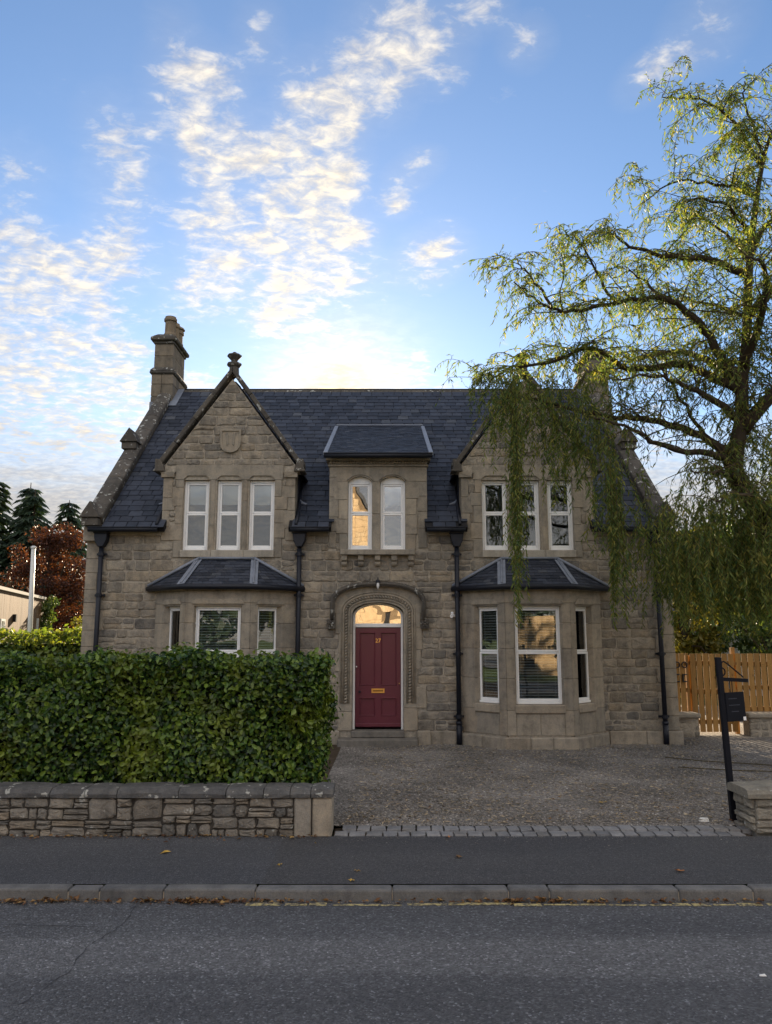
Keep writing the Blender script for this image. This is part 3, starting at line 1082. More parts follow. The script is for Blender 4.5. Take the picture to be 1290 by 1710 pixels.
# hood mould with carved stops
hood = [(CX - .955, 2.42), (CX - .955, 2.75)] + arch_path(.955, 2.75, 3.17, n=22, p=2.3)[1:-1] + [(CX + .955, 2.75), (CX + .955, 2.42)]
inner = [(CX - .865, 2.42), (CX - .865, 2.74)] + arch_path(.865, 2.74, 3.08, n=22, p=2.3)[1:-1] + [(CX + .865, 2.74), (CX + .865, 2.42)]
ring_plate(inner, hood, FY - .13, FY + .02).build('hood_mould', M_COPE, surround, recalc=False)
MB().tube([(px, FY - .125, pz) for px, pz in [((a[0] + b[0]) / 2, (a[1] + b[1]) / 2) for a, b in zip(hood, inner)]], .032, 8).build('hood_roll', M_COPE, surround, smooth=True)
for s in (-1, 1):
    m = MB().box(CX + s * .93 - .085, CX + s * .93 + .085, FY - .12, FY + .02, 2.24, 2.42)
    for k in range(5):
        a = k * 1.2566 + .3
        m.lathe(CX + s * .93 + .045 * math.cos(a), FY - .125, [(.001, 2.33 + .045 * math.sin(a) - .03), (.026, 2.33 + .045 * math.sin(a) - .012), (.026, 2.33 + .045 * math.sin(a) + .012), (.001, 2.33 + .045 * math.sin(a) + .03)], 6)
    m.lathe(CX + s * .93, FY - .13, [(.001, 2.305), (.022, 2.32), (.022, 2.34), (.001, 2.355)], 6)
    m.build('label_stop', M_COPE, surround, bevel=.008)

DY = FY + .24
frame = MB()
frame.box(CX - .505, CX - .46, DY - .03, DY + .08, .27, 2.56).box(CX + .46, CX + .505, DY - .03, DY + .08, .27, 2.56).box(CX - .459, CX + .459, DY - .03, DY + .08, 2.27, 2.345)
fr = frame.build('door_frame', M_UPVC, house, bevel=.006)
fanp = arch_path(.46, 2.50, 2.715, n=16, p=2)
fano = arch_path(.504, 2.50, 2.757, n=16, p=2)
ring_plate([(CX - .46, 2.35)] + fanp + [(CX + .46, 2.35)], [(CX - .504, 2.35)] + fano + [(CX + .504, 2.35)], DY - .028, DY + .075).build('fanlight_frame', M_UPVC, fr, recalc=False)
MB().prism([(CX - .465, 2.34), (CX + .465, 2.34)] + [(px, pz + .004) for px, pz in fanp[::-1]], DY + .015, DY + .022).build('fanlight_pane', M_FAN, fr, M=None)
door = MB()
dz0, dz1 = .315, 2.265
dx0, dx1 = CX - .455, CX + .455
pan = [(dx0 + .085, CX - .055, 1.12, 2.17), (CX + .055, dx1 - .085, 1.12, 2.17), (dx0 + .085, CX - .055, .525, .885), (CX + .055, dx1 - .085, .525, .885)]
dm = cell_slab([dx0, dx1] + [p[i] for p in pan for i in (0, 1)], [dz0, dz1] + [p[i] for p in pan for i in (2, 3)], DY, DY + .05,
               lambda x, z: not any(a < x < b and c < z < d for a, b, c, d in pan))
door = dm.build('door', M_DOOR, house, recalc=False)
for a, b, c, d in pan:
    MB().box(a, b, DY + .02, DY + .045, c, d).build('door_panel', M_DOOR, door)
    bm_ = MB()
    for (p0, p1, q0, q1) in ((a, b, c, c + .022), (a, b, d - .022, d), (a, a + .022, c + .022, d - .022), (b - .022, b, c + .022, d - .022)):
        bm_.box(p0, p1, DY - .010, DY + .021, q0, q1)
    bm_.build('panel_moulding', M_DOOR, door, bevel=.008)
MB().box(dx0, dx1, DY - .035, DY - .001, dz0, dz0 + .075).build('weather_bar', M_DOOR, door, bevel=.012)
lp = ring_plate([(CX - .105, 1.0), (CX + .105, 1.0), (CX + .105, 1.035), (CX - .105, 1.035), (CX - .105, 1.0)], [(CX - .13, .975), (CX + .13, .975), (CX + .13, 1.06), (CX - .13, 1.06), (CX - .13, .975)], DY - .012, DY)
lp = lp.build('letterbox', M_BRASS, door, recalc=False)
MB().box(CX - .105, CX + .105, DY - .006, DY - .001, 1.0, 1.035).build('letter_flap', flat_mat('aged_brass', (.30, .18, .06), .4, .5, metal=1.0), lp)
for (x, z, r, mt) in ((dx0 + .025, 1.49, .016, M_UPVC), (dx0 + .09, 1.0, .024, M_IRON), (dx1 - .03, 1.16, .014, M_BRASS)):
    m = MB().tube([(x, DY, z), (x, DY - .02, z), (x, DY - .028, z), (x, DY - .045, z), (x, DY - .05, z)], [r * .5, r * .5, r, r, r * .5], 10)
    m.build('door_knob', mt, door, smooth=True)
fc = bpy.data.curves.new('door_number', 'FONT')
fc.body = '27'
fc.size = .115
fc.extrude = .004
fc.align_x = 'CENTER'
fc.materials.append(M_BRASS)
ftmp = bpy.data.objects.new('lettering', fc)
fme = bpy.data.meshes.new_from_object(ftmp)
fme.name = 'door_number'
bpy.data.objects.remove(ftmp)
bpy.data.curves.remove(fc)
fo = bpy.data.objects.new('door_number', fme)
fo.matrix_basis = Matrix.Translation((CX, DY - .006, 1.965)) @ Matrix.Rotation(RD(90), 4, 'X')
link(fo, door)
dress('doorstep', CX - .52, CX + .52, .15, .275, proud=.10, back=.3, mat=M_STEP, bevel=.012)
dress('doorstep', CX - .77, CX + .77, .0, .15, proud=.38, back=.1, mat=M_STEP, bevel=.014)
# lantern over the hood
m = MB().box(CX - .035, CX + .035, FY - .17, FY, 3.17, 3.20).box(CX - .012, CX + .012, FY - .15, FY - .13, 3.20, 3.25)
m.lathe(CX, FY - .14, [(.05, 3.145), (.05, 3.165), (.02, 3.20)], 8)
la = m.build('lantern', M_IRON, house, bevel=.003)
MB().lathe(CX, FY - .14, [(.004, 3.01), (.022, 3.05), (.03, 3.10), (.03, 3.144)], 8).build('lantern_glass', M_WHITE, la, smooth=True)
m = MB().box(1.335, 1.375, FY - .05, FY - .002, 2.47, 2.52)
m.tube([(1.33, FY - .06, 2.50), (1.30, FY - .10, 2.485), (1.295, FY - .16, 2.475)], [.034, .036, .030], 10)
tag(m.build('security_camera', M_WHITE, house, smooth=False), 'small white security camera beside the drainpipe')
MB().lathe(1.315, FY - .075, [(.001, 2.50), (.025, 2.515), (.032, 2.54), (.025, 2.565), (.001, 2.575)], 10).build('floodlight', M_WHITE, bpy.data.objects['security_camera'], smooth=True)

# gables ---------------------------------------------------------------------------
GZ0, GZ1, GHW = 5.56, 7.42, 1.37
for c in (GL, GR):
    gable = MB().prism([(c - GHW + .02, GZ0 + .002), (c + GHW - .02, GZ0 + .002), (c, GZ1)], FY + .011, FY + .42).build('gable', M_MORTAR, house)
    z = GZ0
    while z < GZ1 - .12:
        h = rnd.uniform(.13, .22)
        hw = GHW * (1 - (z + h - GZ0) / (GZ1 - GZ0)) - .01
        lo = GHW * (1 - (z - GZ0) / (GZ1 - GZ0)) - .02
        mid = lo - .035
        if mid > .08:
            def under(v, c=c):
                lim = max(.01, GHW * (1 - (v[2] - GZ0) / (GZ1 - GZ0)) - .02)
                return (min(max(v[0], c - lim), c + lim), v[1], v[2])
            fill_course(c - mid, c + mid, z, z + h, gable, hidden=False, clip=under)
        z += h
    # rakes: coping stones lying on the slope
    for s in (-1, 1):
        p0 = Vector((c + s * 1.47, 0, 5.50))
        p1 = Vector((c, 0, 7.55))
        d = (p1 - p0)
        L = d.length
        d.normalize()
        nn = Vector((s * abs(d.z), 0, abs(d.x)))
        q = 0.0
        n = 4
        for k in range(n):
            a, b = p0 + d * (L * k / n + .003), p0 + d * (L * (k + 1) / n - .003)
            pts = [a - nn * .01, b - nn * .01, b + nn * .085, a + nn * .085]
            if k == n - 1:
                pts = [a - nn * .01, Vector((c + s * .002, 0, p1.z - .012)), Vector((c + s * .002, 0, p1.z + .085 / abs(d.x) - .02)), a + nn * .085]
            MB().prism([(p.x, p.z) for p in pts], FY - .075, FY + .30).build('coping_stone', M_COPE, gable, bevel=.014)
        # a darker fillet under the coping, then the kneeler at its foot
        m = MB().prism([(c + s * 1.32, 5.42), (c + s * 1.55, 5.42), (c + s * 1.55, 5.46), (c + s * 1.52, 5.47), (c + s * 1.52, 5.68), (c + s * 1.43, 5.68), (c + s * 1.35, 5.55)], FY - .10, FY + .32)
        m.build('kneeler', M_COPE, gable, bevel=.012)
        MB().prism([(c + s * 1.16, 5.32), (c + s * 1.44, 5.418), (c + s * 1.10, 5.418)], FY - .06, FY + .2).build('kneeler_corbel', M_DRESS, gable)
    MB().lathe(c, FY + .10, [(.11, 7.50), (.10, 7.70), (.13, 7.72), (.155, 7.75), (.155, 7.785), (.10, 7.81), (.06, 7.83), (.075, 7.86), (.14, 7.93), (.16, 7.955), (.14, 7.98), (.05, 8.005), (.045, 8.03), (.02, 8.045)], 8).build('finial', M_COPE, gable)
    # carved shield
    def shield(cx, cz, w, h):
        pts = [(cx - w, cz + h * .5), (cx + w, cz + h * .5)]
        for k in range(9):
            u = k / 8
            pts.append((cx + w * math.cos(u * math.pi), cz - h * .05 - h * .45 * math.sin(u * math.pi) ** .8))
        return pts
    if c == GL or True:
        sh = MB().prism(shield(c + .0, 6.07, .20, .46), FY - .035, FY + .02).build('carved_shield', M_DRESS, gable, bevel=.01)
        o_, i_ = shield(c, 6.07, .215, .49), shield(c, 6.07, .175, .42)
        ring_plate(i_ + i_[:1], o_ + o_[:1], FY - .06, FY - .03).build('shield_rim', M_DRESS, sh, recalc=True)
        for s in (-1, 1):
            MB().prism([(c + s * .035, 6.0), (c + s * .075, 5.97), (c + s * .105, 6.25), (c + s * .055, 6.25)], FY - .052, FY - .034).build('shield_charge', M_DRESS, sh, bevel=.006)

# coursed rubble over the rest of the front ------------------------------------------
def blocked(z0, z1):
    iv = []
    for a, b, c, d in DRESSED + OPEN:
        ov = min(d, z1) - max(c, z0)
        if ov > .45 * (z1 - z0):
            iv.append((a, b))
    return sorted(iv)


def lay(xa, xb, z, ztop):
    while z < ztop - .05:
        h = rnd.uniform(.145, .235)
        if ztop - z - h < .10:
            h = ztop - z
        x = xa
        for a, b in blocked(z, z + h) + [(xb, xb + 1)]:
            a2 = min(a, xb)
            if a2 - x > .05:
                # what the hedge hides is laid too, but never picked out stone by stone
                fill_course(x, a2, z, z + h, wall, hidden=(z < 1.8 and x < -.6))
            x = max(x, b)
        z += h


lay(X0 + .01, X1 - .01, .27, 4.2)
for c in (GL, GR):
    lay(c - 1.34, c + 1.34, 4.2, 5.40)
lay(CX - .99, CX + .99, 4.2, 5.52)

STONES.sort(key=lambda s: -s[0])
vis = STONES[:300]
for _, m, par in vis:
    m.build('stone', M_RUBBLE, par, recalc=False)
rest = {}
for _, m, par in STONES[300:]:
    rest.setdefault(par.name, (MB(), par))[0].add(m.v, m.f)
for m, par in rest.values():
    tag(m.build('rubble_stones', M_RUBBLE, par, recalc=False), kind='stuff')
for a, b in ((X0 + .36, GL - 1.35), (GL + 1.35, CX - 1.0), (CX + 1.0, GR - 1.35), (GR + 1.35, X1 - .36)):
    MB().box(a, b, FY - .05, FY + .1, 4.10, 4.215).build('eaves_course', M_DRESS, wall, bevel=.01)

# bays -------------------------------------------------------------------------------
def bay(c):
    out = [Vector((c - 1.40, FY, 0)), Vector((c - .625, FY - .70, 0)), Vector((c + .625, FY - .70, 0)), Vector((c + 1.40, FY, 0))]
    inn = [Vector((c - 1.15, FY, 0)), Vector((c - .535, FY - .50, 0)), Vector((c + .535, FY - .50, 0)), Vector((c + 1.15, FY, 0))]

    def piece(m, i, t0, t1, z0, z1, grow=0.0, back=None):
        A, B, a, b = out[i], out[i + 1], inn[i], inn[i + 1]
        nrm = Vector((B.y - A.y, -(B.x - A.x), 0)).normalized()
        if nrm.y > 0:
            nrm = -nrm
        o0, o1 = A.lerp(B, t0) + nrm * grow, A.lerp(B, t1) + nrm * grow
        if grow and t0 == 0 and i > 0:
            o0 = A + (A - Vector((c, FY, 0))).normalized() * grow * 1.08
        if grow and t1 == 1 and i < 2:
            o1 = B + (B - Vector((c, FY, 0))).normalized() * grow * 1.08
        i0, i1 = a.lerp(b, t0), a.lerp(b, t1)
        if back is not None:
            i0, i1 = A.lerp(B, t0) - nrm * back, A.lerp(B, t1) - nrm * back
        b4 = [o0, o1, i1, i0]
        return m.hexa([(p.x, p.y, z0) for p in b4], [(p.x, p.y, z1) for p in b4])

    core = MB()
    tw = {0: (.31, .83), 1: (.5 - .455 / 1.25, .5 + .455 / 1.25), 2: (.17, .69)}
    first = MB()
    for i in range(3):
        piece(first, i, .02, .98, .05, .72, -.02)
    base = first.build('bay', M_MORTAR, house)
    for i in range(3):
        t0, t1 = tw[i]
        for lo, hi in ((0, t0), (t1, 1)):
            zc = [.26, .72, 1.30, 1.86, 2.34, 2.72]
            for z0, z1 in zip(zc, zc[1:]):
                jit = rnd.uniform(-.03, .03)
                piece(MB(), i, lo + .002, hi - .002, z0 + .002, z1 - .002).build('jamb_stone', M_DRESS, base, bevel=.007)
            # chamfer bead beside the window
        # apron blocks under the sill, sill, lintel band
        n = 2 if i == 1 else 1
        for k in range(n):
            u0, u1 = t0 + (t1 - t0) * k / n, t0 + (t1 - t0) * (k + 1) / n
            piece(MB(), i, u0 + .002, u1 - .002, .26, .66, -.006).build('apron_stone', M_DRESS, base, bevel=.008)
        piece(MB(), i, t0 - .02, t1 + .02, .66, .825, .03).build('window_sill', M_DRESS, base, bevel=.02)
        piece(MB(), i, t0 - .06, t1 + .06, 2.665, 2.72, -.002).build('window_lintel', M_DRESS, base, bevel=.006)
        piece(MB(), i, 0.001, .999, 2.722, 2.955).build('frieze_stone', M_DRESS, base, bevel=.006)
        # shouldered label over the light
        A, B = out[i], out[i + 1]
        nrm = Vector((B.y - A.y, -(B.x - A.x), 0)).normalized()
        if nrm.y > 0:
            nrm = -nrm
        L = (B - A).length
        p = [(t0 - .05 / L, 2.70), (t1 + .05 / L, 2.70), (t1 + .02 / L, 2.755), (t1 - .05 / L, 2.80), (t0 + .05 / L, 2.80), (t0 - .02 / L, 2.755)]
        vs = [A.lerp(B, u) + nrm * .028 + Vector((0, 0, z)) for u, z in p] + [A.lerp(B, u) - nrm * .02 + Vector((0, 0, z)) for u, z in p]
        MB().add(vs, [tuple(range(6)), tuple(range(11, 5, -1))] + [(k, k + 6, (k + 1) % 6 + 6, (k + 1) % 6) for k in range(6)]).build('window_head', M_DRESS, base, bevel=.006)
        piece(MB(), i, 0, 1, 2.957, 3.00, .03).build('cornice', M_DRESS, base)
        piece(MB(), i, 0, 1, 3.002, 3.05, .075).build('cornice', M_DRESS, base, bevel=.006)
        ns = 3 if i == 1 else 2
        for k in range(ns):
            piece(MB(), i, k / ns + .001 * (k > 0), (k + 1) / ns - .001 * (k < ns - 1), .0, .235, .085, back=.1).build('plinth_stone', M_DRESS, base, bevel=.02)
    # roof
    ex = .14
    e = [Vector((c - 1.56, FY + .02, 3.06)), Vector((c - .69, FY - .84, 3.06)), Vector((c + .69, FY - .84, 3.06)), Vector((c + 1.56, FY + .02, 3.06))]
    r0, r1 = Vector((c - .56, FY + .02, 3.62)), Vector((c + .56, FY + .02, 3.62))
    m = MB()
    m.add([e[0], e[1], e[2], e[3], r0, r1], [(0, 1, 4), (1, 2, 5, 4), (2, 3, 5), (0, 3, 2, 1), (0, 4, 5, 3)])
    roof = m.build('bay_roof', M_SLATE, house)
    sl = MB()
    for (a, b, top0, top1) in ((e[0], e[1], r0, r0), (e[1], e[2], r0, r1), (e[2], e[3], r1, r1)):
        nrm = (b - a).cross(top0 - a).normalized()
        if nrm.z < 0:
            nrm = -nrm
        rows = 9
        for k in range(rows):
            u0, u1 = k / rows, min(1, (k + 1.15) / rows)
            p, q = a.lerp(top0, u0), b.lerp(top1, u0)
            p2, q2 = a.lerp(top0, u1), b.lerp(top1, u1)
            n = max(1, round((q - p).length / .19))
            off = .5 if k % 2 else 0
            for j in range(-1, n + 1):
                v0, v1 = max(0, (j + off) / n), min(1, (j + 1 + off) / n)
                if v1 - v0 < .02:
                    continue
                g = .004 / max(.05, (q - p).length)
                lo0, lo1, hi1, hi0 = p.lerp(q, v0 + g), p.lerp(q, v1 - g), p2.lerp(q2, v1 - g), p2.lerp(q2, v0 + g)
                h = .014 + rnd.uniform(-.002, .003)
                sl.hexa([lo0 + nrm * .002, lo1 + nrm * .002, hi1 + nrm * .001, hi0 + nrm * .001], [lo0 + nrm * h, lo1 + nrm * h, hi1 + nrm * .006, hi0 + nrm * .006])
    tag(sl.build('slates', M_SLATE, roof), kind='stuff')

    def strip(p, q, w, side, lift=.022):
        d = (q - p).normalized()
        s = side - d * side.dot(d)
        s.normalize()
        up = d.cross(s)
        if up.z < 0:
            up = -up
        a, b = p + up * lift, q + up * lift
        return MB().hexa([a - s * w / 2 - up * .01, b - s * w / 2 - up * .01, b + s * w / 2 - up * .01, a + s * w / 2 - up * .01],
                         [a - s * w / 2, b - s * w / 2, b + s * w / 2, a + s * w / 2])
    strip(e[1], r0, .16, Vector((1, -.4, 0))).build('lead_hip', M_LEAD, roof, bevel=.004)
    strip(e[2], r1, .15, Vector((1, .4, 0))).build('lead_hip', M_LEAD, roof, bevel=.004)
    MB().tube([e[1] + Vector((0, 0, .035)), r0 + Vector((0, 0, .035))], .022, 6).build('lead_roll', M_LEAD, roof, smooth=True)
    MB().tube([e[2] + Vector((0, 0, .035)), r1 + Vector((0, 0, .035))], .022, 6).build('lead_roll', M_LEAD, roof, smooth=True)
    for p, q in ((e[0] + Vector((0, -.03, 0)), r0 + Vector((0, -.03, 0))), (e[3] + Vector((0, -.03, 0)), r1 + Vector((0, -.03, 0))), (r0 + Vector((0, -.03, 0)), r1 + Vector((0, -.03, 0)))):
        MB().tube([p + Vector((0, -.02, .025)), q + Vector((0, -.02, .025))], .034, 6).build('lead_flashing', M_LEAD, roof, smooth=True)
    o2 = [v + Vector((0, 0, -.035)) for v in e]
    o2[0].y = o2[3].y = FY - .03
    MB().tube(o2, .055, 8).build('gutter', M_IRON, roof, smooth=True)
    return base, out, inn, tw


# windows ------------------------------------------------------------------------------
def window(M, w, h, rail=None, blind='roller', parent=house, drop=.5, tilt=(0, 0), label=None, glass=None):
    """white sash window; local x across, z up, y inwards from the outer face"""
    f, T = .045, .07
    m = MB().box(-w / 2, -w / 2 + f, 0, T, 0, h).box(w / 2 - f, w / 2, 0, T, 0, h).box(-w / 2 + f, w / 2 - f, 0, T, h - f, h).box(-w / 2 + f, w / 2 - f, -.02, T, 0, f)
    win = m.build('window', M_UPVC, parent, bevel=.006, M=M)
    if label:
        win['label'] = label

    def sub(name, mb, mat, X=None, **k):
        o = mb.build(name, mat, None, M=X, **k)
        o.parent = win
        WM[o.name] = M @ (X or Matrix())
        return o
    spans = [(f, h - f)] if rail is None else [(f, rail), (rail, h - f)]
    for i, (a, b) in enumerate(spans):
        a += .002
        b -= .002
        s = .040
        y0 = .014 if (rail is None or i == 1) else .004
        x0, x1 = -w / 2 + f + .002, w / 2 - f - .002
        sm = MB().box(x0, x0 + s, y0, y0 + .045, a, b).box(x1 - s, x1, y0, y0 + .045, a, b).box(x0 + s, x1 - s, y0, y0 + .045, a, a + s + (.012 if i == 0 else 0)).box(x0 + s, x1 - s, y0, y0 + .045, b - s, b)
        sub('sash', sm, M_UPVC, bevel=.006)
        pw, ph = (x1 - x0 - 2 * s) / 2 + .004, (b - a - 2 * s) / 2 + .004
        X = Matrix.Translation((0, y0 + .026, (a + b) / 2)) @ Matrix.Rotation(RD(tilt[0] + rnd.uniform(-.25, .25)), 4, 'Z') @ Matrix.Rotation(RD(tilt[1] + rnd.uniform(-.2, .2)), 4, 'X')
        sub('pane', MB().box(-pw, pw, 0, .004, -ph, ph), glass or M_GLASS, X)
    if blind == 'roller':
        zb = h - f - (h - (rail or 0)) * drop
        sub('roller_blind', MB().box(-w / 2 + .05, w / 2 - .05, .10, .103, zb, h - .03).box(-w / 2 + .05, w / 2 - .05, .095, .11, zb - .02, zb), M_BLIND)
        sub('net_curtain', MB().box(-w / 2 - .05, w / 2 + .05, .22, .222, 0, h), M_CURT)
    elif blind == 'venetian':
        m = MB()
        n = int((h - .08) / .052)
        for k in range(n):
            z = .05 + k * .052
            m.hexa([(-w / 2 + .05, .085, z - .012), (w / 2 - .05, .085, z - .012), (w / 2 - .05, .118, z + .008), (-w / 2 + .05, .118, z + .008)],
                   [(-w / 2 + .05, .085, z - .010), (w / 2 - .05, .085, z - .010), (w / 2 - .05, .118, z + .010), (-w / 2 + .05, .118, z + .010)])
        sub('venetian_blind', m, M_BLIND, recalc=False)
        tp = MB()
        for u in ((-.36, .0, .36) if w > .7 else (-.25, .25)):
            tp.box(u * w - .004, u * w + .004, .080, .083, .04, h - .04)
        sub('blind_tape', tp, M_BLIND)
    elif blind == 'curtain':
        for s in (-1, 1):
            m = MB()
            xs_ = [s * (w / 2 - .02), s * (w / 2 - .05), s * (w / 2 - .08), s * (w / 2 - .11), s * (w / 2 - .14)]
            for k in range(4):
                ya, yb = (.13, .17) if k % 2 else (.17, .13)
                m.hexa([(xs_[k], ya, 0), (xs_[k + 1], yb, 0), (xs_[k + 1], yb + .004, 0), (xs_[k], ya + .004, 0)], [(xs_[k], ya, h), (xs_[k + 1], yb, h), (xs_[k + 1], yb + .004, h), (xs_[k], ya + .004, h)])
            sub('curtain', m, M_CURT)
    return win


T = Matrix.Translation
for c, bl in ((GL, 'roller'), (GR, 'curtain')):
    for a, b in ((-.93, -.41), (-.25, .25), (.41, .93)):
        window(T((c + (a + b) / 2, FY + .09, 3.815)), b - a, 1.44, .76, bl, drop=.62 if c == GL else .3, tilt=(0, 0))
for k, (a, b) in enumerate(DW):
    wn = window(T(((a + b) / 2, FY + .09, 3.815)), b - a, 1.41, .76, 'roller' if k else 'none', drop=.62, tilt=((0, 1.1) if k == 0 else (0, 0)), glass=M_GLASS_BOOST)
    hp = [(-(b - a) / 2, 1.41)] + [(-(b - a) / 2 + (b - a) * q / 8, 1.412 + .12 * math.sin(math.pi * q / 8) ** .7) for q in range(9)] + [((b - a) / 2, 1.41)]
    o = MB().prism(hp, .0, .06).build('arched_head', M_UPVC)
    o.parent = wn
for c in (GL, GR):
    base, out, inn, tw = bay(c)
    for i in range(3):
        A, B = out[i], out[i + 1]
        nrm = Vector((B.y - A.y, -(B.x - A.x), 0)).normalized()
        if nrm.y > 0:
            nrm = -nrm
        t0, t1 = tw[i]
        mid = A.lerp(B, (t0 + t1) / 2) - nrm * .09
        ang = math.atan2(B.y - A.y, B.x - A.x)
        M = T((mid.x, mid.y, .83)) @ Matrix.Rotation(ang, 4, 'Z')
        window(M, (t1 - t0) * (B - A).length, 1.835, .965, 'venetian')

# main roof ----------------------------------------------------------------------------
sp, cp = math.sin(RP), math.cos(RP)
SL = (ZR - ZE) / sp


def rp(x, s, n=0.0):
    return Vector((x, 15.3 + s * cp - n * sp, ZE + s * sp + n * cp))


def in_gable(x, s, m=0.0):
    z = ZE + s * sp
    for c in (GL, GR):
        dx = abs(x - c)
        if dx < 1.36 + m and z < 7.47 - max(0.0, dx) * 1.36 + m:
            return True
    return abs(x - CX) < 1.0 + m and z < 7.22


def slab_front(x0, x1, s0, s1, m):
    return m.hexa([rp(x0, s0, -.11), rp(x1, s0, -.11), rp(x1, s1, -.11), rp(x0, s1, -.11)], [rp(x0, s0), rp(x1, s0), rp(x1, s1), rp(x0, s1)])


m = MB()
cutx = [X0 + .34, GL - 1.25, GL + 1.25, CX - .95, CX + .95, GR - 1.25, GR + 1.25, X1 - .34]
for k, (a, b) in enumerate(zip(cutx, cutx[1:])):
    s0 = .0
    if k in (1, 5):
        s0 = (5.75 - ZE) / sp
    if k == 3:
        s0 = (7.1 - ZE) / sp
    slab_front(a, b, s0, SL - .1, m)
m.prism_x([(YR - .1, ZR - .12), (YR - .1, ZR - .02), (2 * YR - 15.2, ZE - .02), (2 * YR - 15.2, ZE - .12)], X0 + .34, X1 - .34)
roof = m.build('roof', M_DARK, house)
sl_me = []
for k in range(10):
    b = MB()
    w, L = .5, .335
    j = [rnd.uniform(-.006, .006) for _ in range(6)]
    b.hexa([(-w, j[0], 0), (w, j[1], 0), (w, L, -.010), (-w, L, -.010)], [(-w, j[0], .014), (w, j[1], .014), (w, L, -.002), (-w, L, -.002)])
    sl_me.append(b.mesh('slate', M_SLATE))
SLT = []
gauge = .205
rows = int(SL / gauge)
basis = Matrix(((1, 0, 0), (0, cp, -sp), (0, sp, cp))).to_4x4()
for r in range(rows):
    s = -.03 + r * gauge
    x = X0 + .36 - rnd.uniform(0, .25)
    while x < X1 - .36:
        w = rnd.uniform(.21, .31)
        a, b = max(x, X0 + .345), min(x + w, X1 - .345)
        x += w
        if b - a < .04 or in_gable((a + b) / 2, s + .12):
            continue
        if s + .33 > SL:
            continue
        cen = rp((a + b) / 2, s + rnd.uniform(-.006, .006), .012 + rnd.uniform(0, .004))
        M = T(cen) @ basis @ Matrix.Rotation(rnd.uniform(-.006, .006), 4, 'Z') @ Matrix.Diagonal((b - a - .016, 1, 1, 1))
        SLT.append((cen.z + .5 * (abs((a + b) / 2 - 5) < .9), sl_me[rnd.randrange(10)], M))
SLT.sort(key=lambda q: q[0])
for _, me, M in SLT[:300]:
    obj('slate', me, M, roof)
rest = MB()
for _, me, M in SLT[300:]:
    rest.add([M @ v.co for v in me.vertices], [tuple(p.vertices) for p in me.polygons])
tag(rest.build('slates', M_SLATE, roof, recalc=False), kind='stuff')
# ridge tiles
n = 26
for k in range(n):
    a, b = X0 + .36 + (X1 - X0 - .72) * k / n, X0 + .36 + (X1 - X0 - .72) * (k + 1) / n
    MB().prism_x([(YR - .17, ZR - .135), (YR - .05, ZR + .0), (YR + .05, ZR + .0), (YR + .17, ZR - .135), (YR + .16, ZR - .16), (YR, ZR - .04), (YR - .16, ZR - .16)], a + .003, b - .003).build('ridge_tile', M_COPE, roof)
# roofs of the gables behind their copings, with slated cheeks
gs = MB()
for c in (GL, GR):
    for s in (-1, 1):
        ph = math.atan2(7.47 - 5.5, 1.45)
        for k in range(17):
            u0, u1 = k / 17, (k + 1.1) / 17
            za, xa = 5.45 + (7.47 - 5.45) * u0, c + s * 1.48 * (1 - u0)
            zb, xb = 5.45 + (7.47 - 5.45) * min(1, u1), c + s * 1.48 * (1 - min(1, u1))
            ye = 15.3 + (zb - ZE) / math.tan(RP) + .2
            y = FY + .31
            while y < ye:
                yb = min(ye, y + rnd.uniform(.22, .3))
                gs.hexa([(xa, y, za - .02), (xa, yb - .004, za - .02), (xb, yb - .004, zb - .02), (xb, y, zb - .02)], [(xa + s * .016, y, za + .012), (xa + s * .016, yb - .004, za + .012), (xb, yb - .004, zb + .002), (xb, y, zb + .002)])
                y = yb
    for s in (-1, 1):
        gs.box(*sorted((c + s * 1.30, c + s * 1.362)), FY + .425, 17.3, ZE - .05, 5.55)
for s in (-1, 1):
    gs.prism_x([(FY + .425, ZE - .1), (FY + .425, 5.70), (18.75, 7.20), (18.75, 7.1)], *sorted((CX + s * .93, CX + s * 1.0)))
tag(gs.build('gable_slates', M_SLATE, roof, recalc=True), kind='stuff')
# lead soakers where the main roof meets the gable cheeks, kicked out at the foot
for c in (GL, GR):
    for s in (-1, 1):
        x = c + s * 1.40
        pts = [rp(x, .05, .04), rp(x + s * .01, .35, .035), rp(x, .8, .03), rp(x - s * .03, 1.5, .03)]
        MB().tube(pts, [.03, .035, .035, .03], 6).build('lead_soaker', M_IRON, roof, smooth=True)
        a = rp(c + s * 1.40, .95, .05)
        MB().tube([a, a + Vector((s * .05, -.03, -.07)), a + Vector((s * .15, -.05, -.11)), a + Vector((s * .20, -.04, -.09))], [.02, .035, .03, .012], 6).build('lead_spout', M_LEAD, roof, smooth=True)
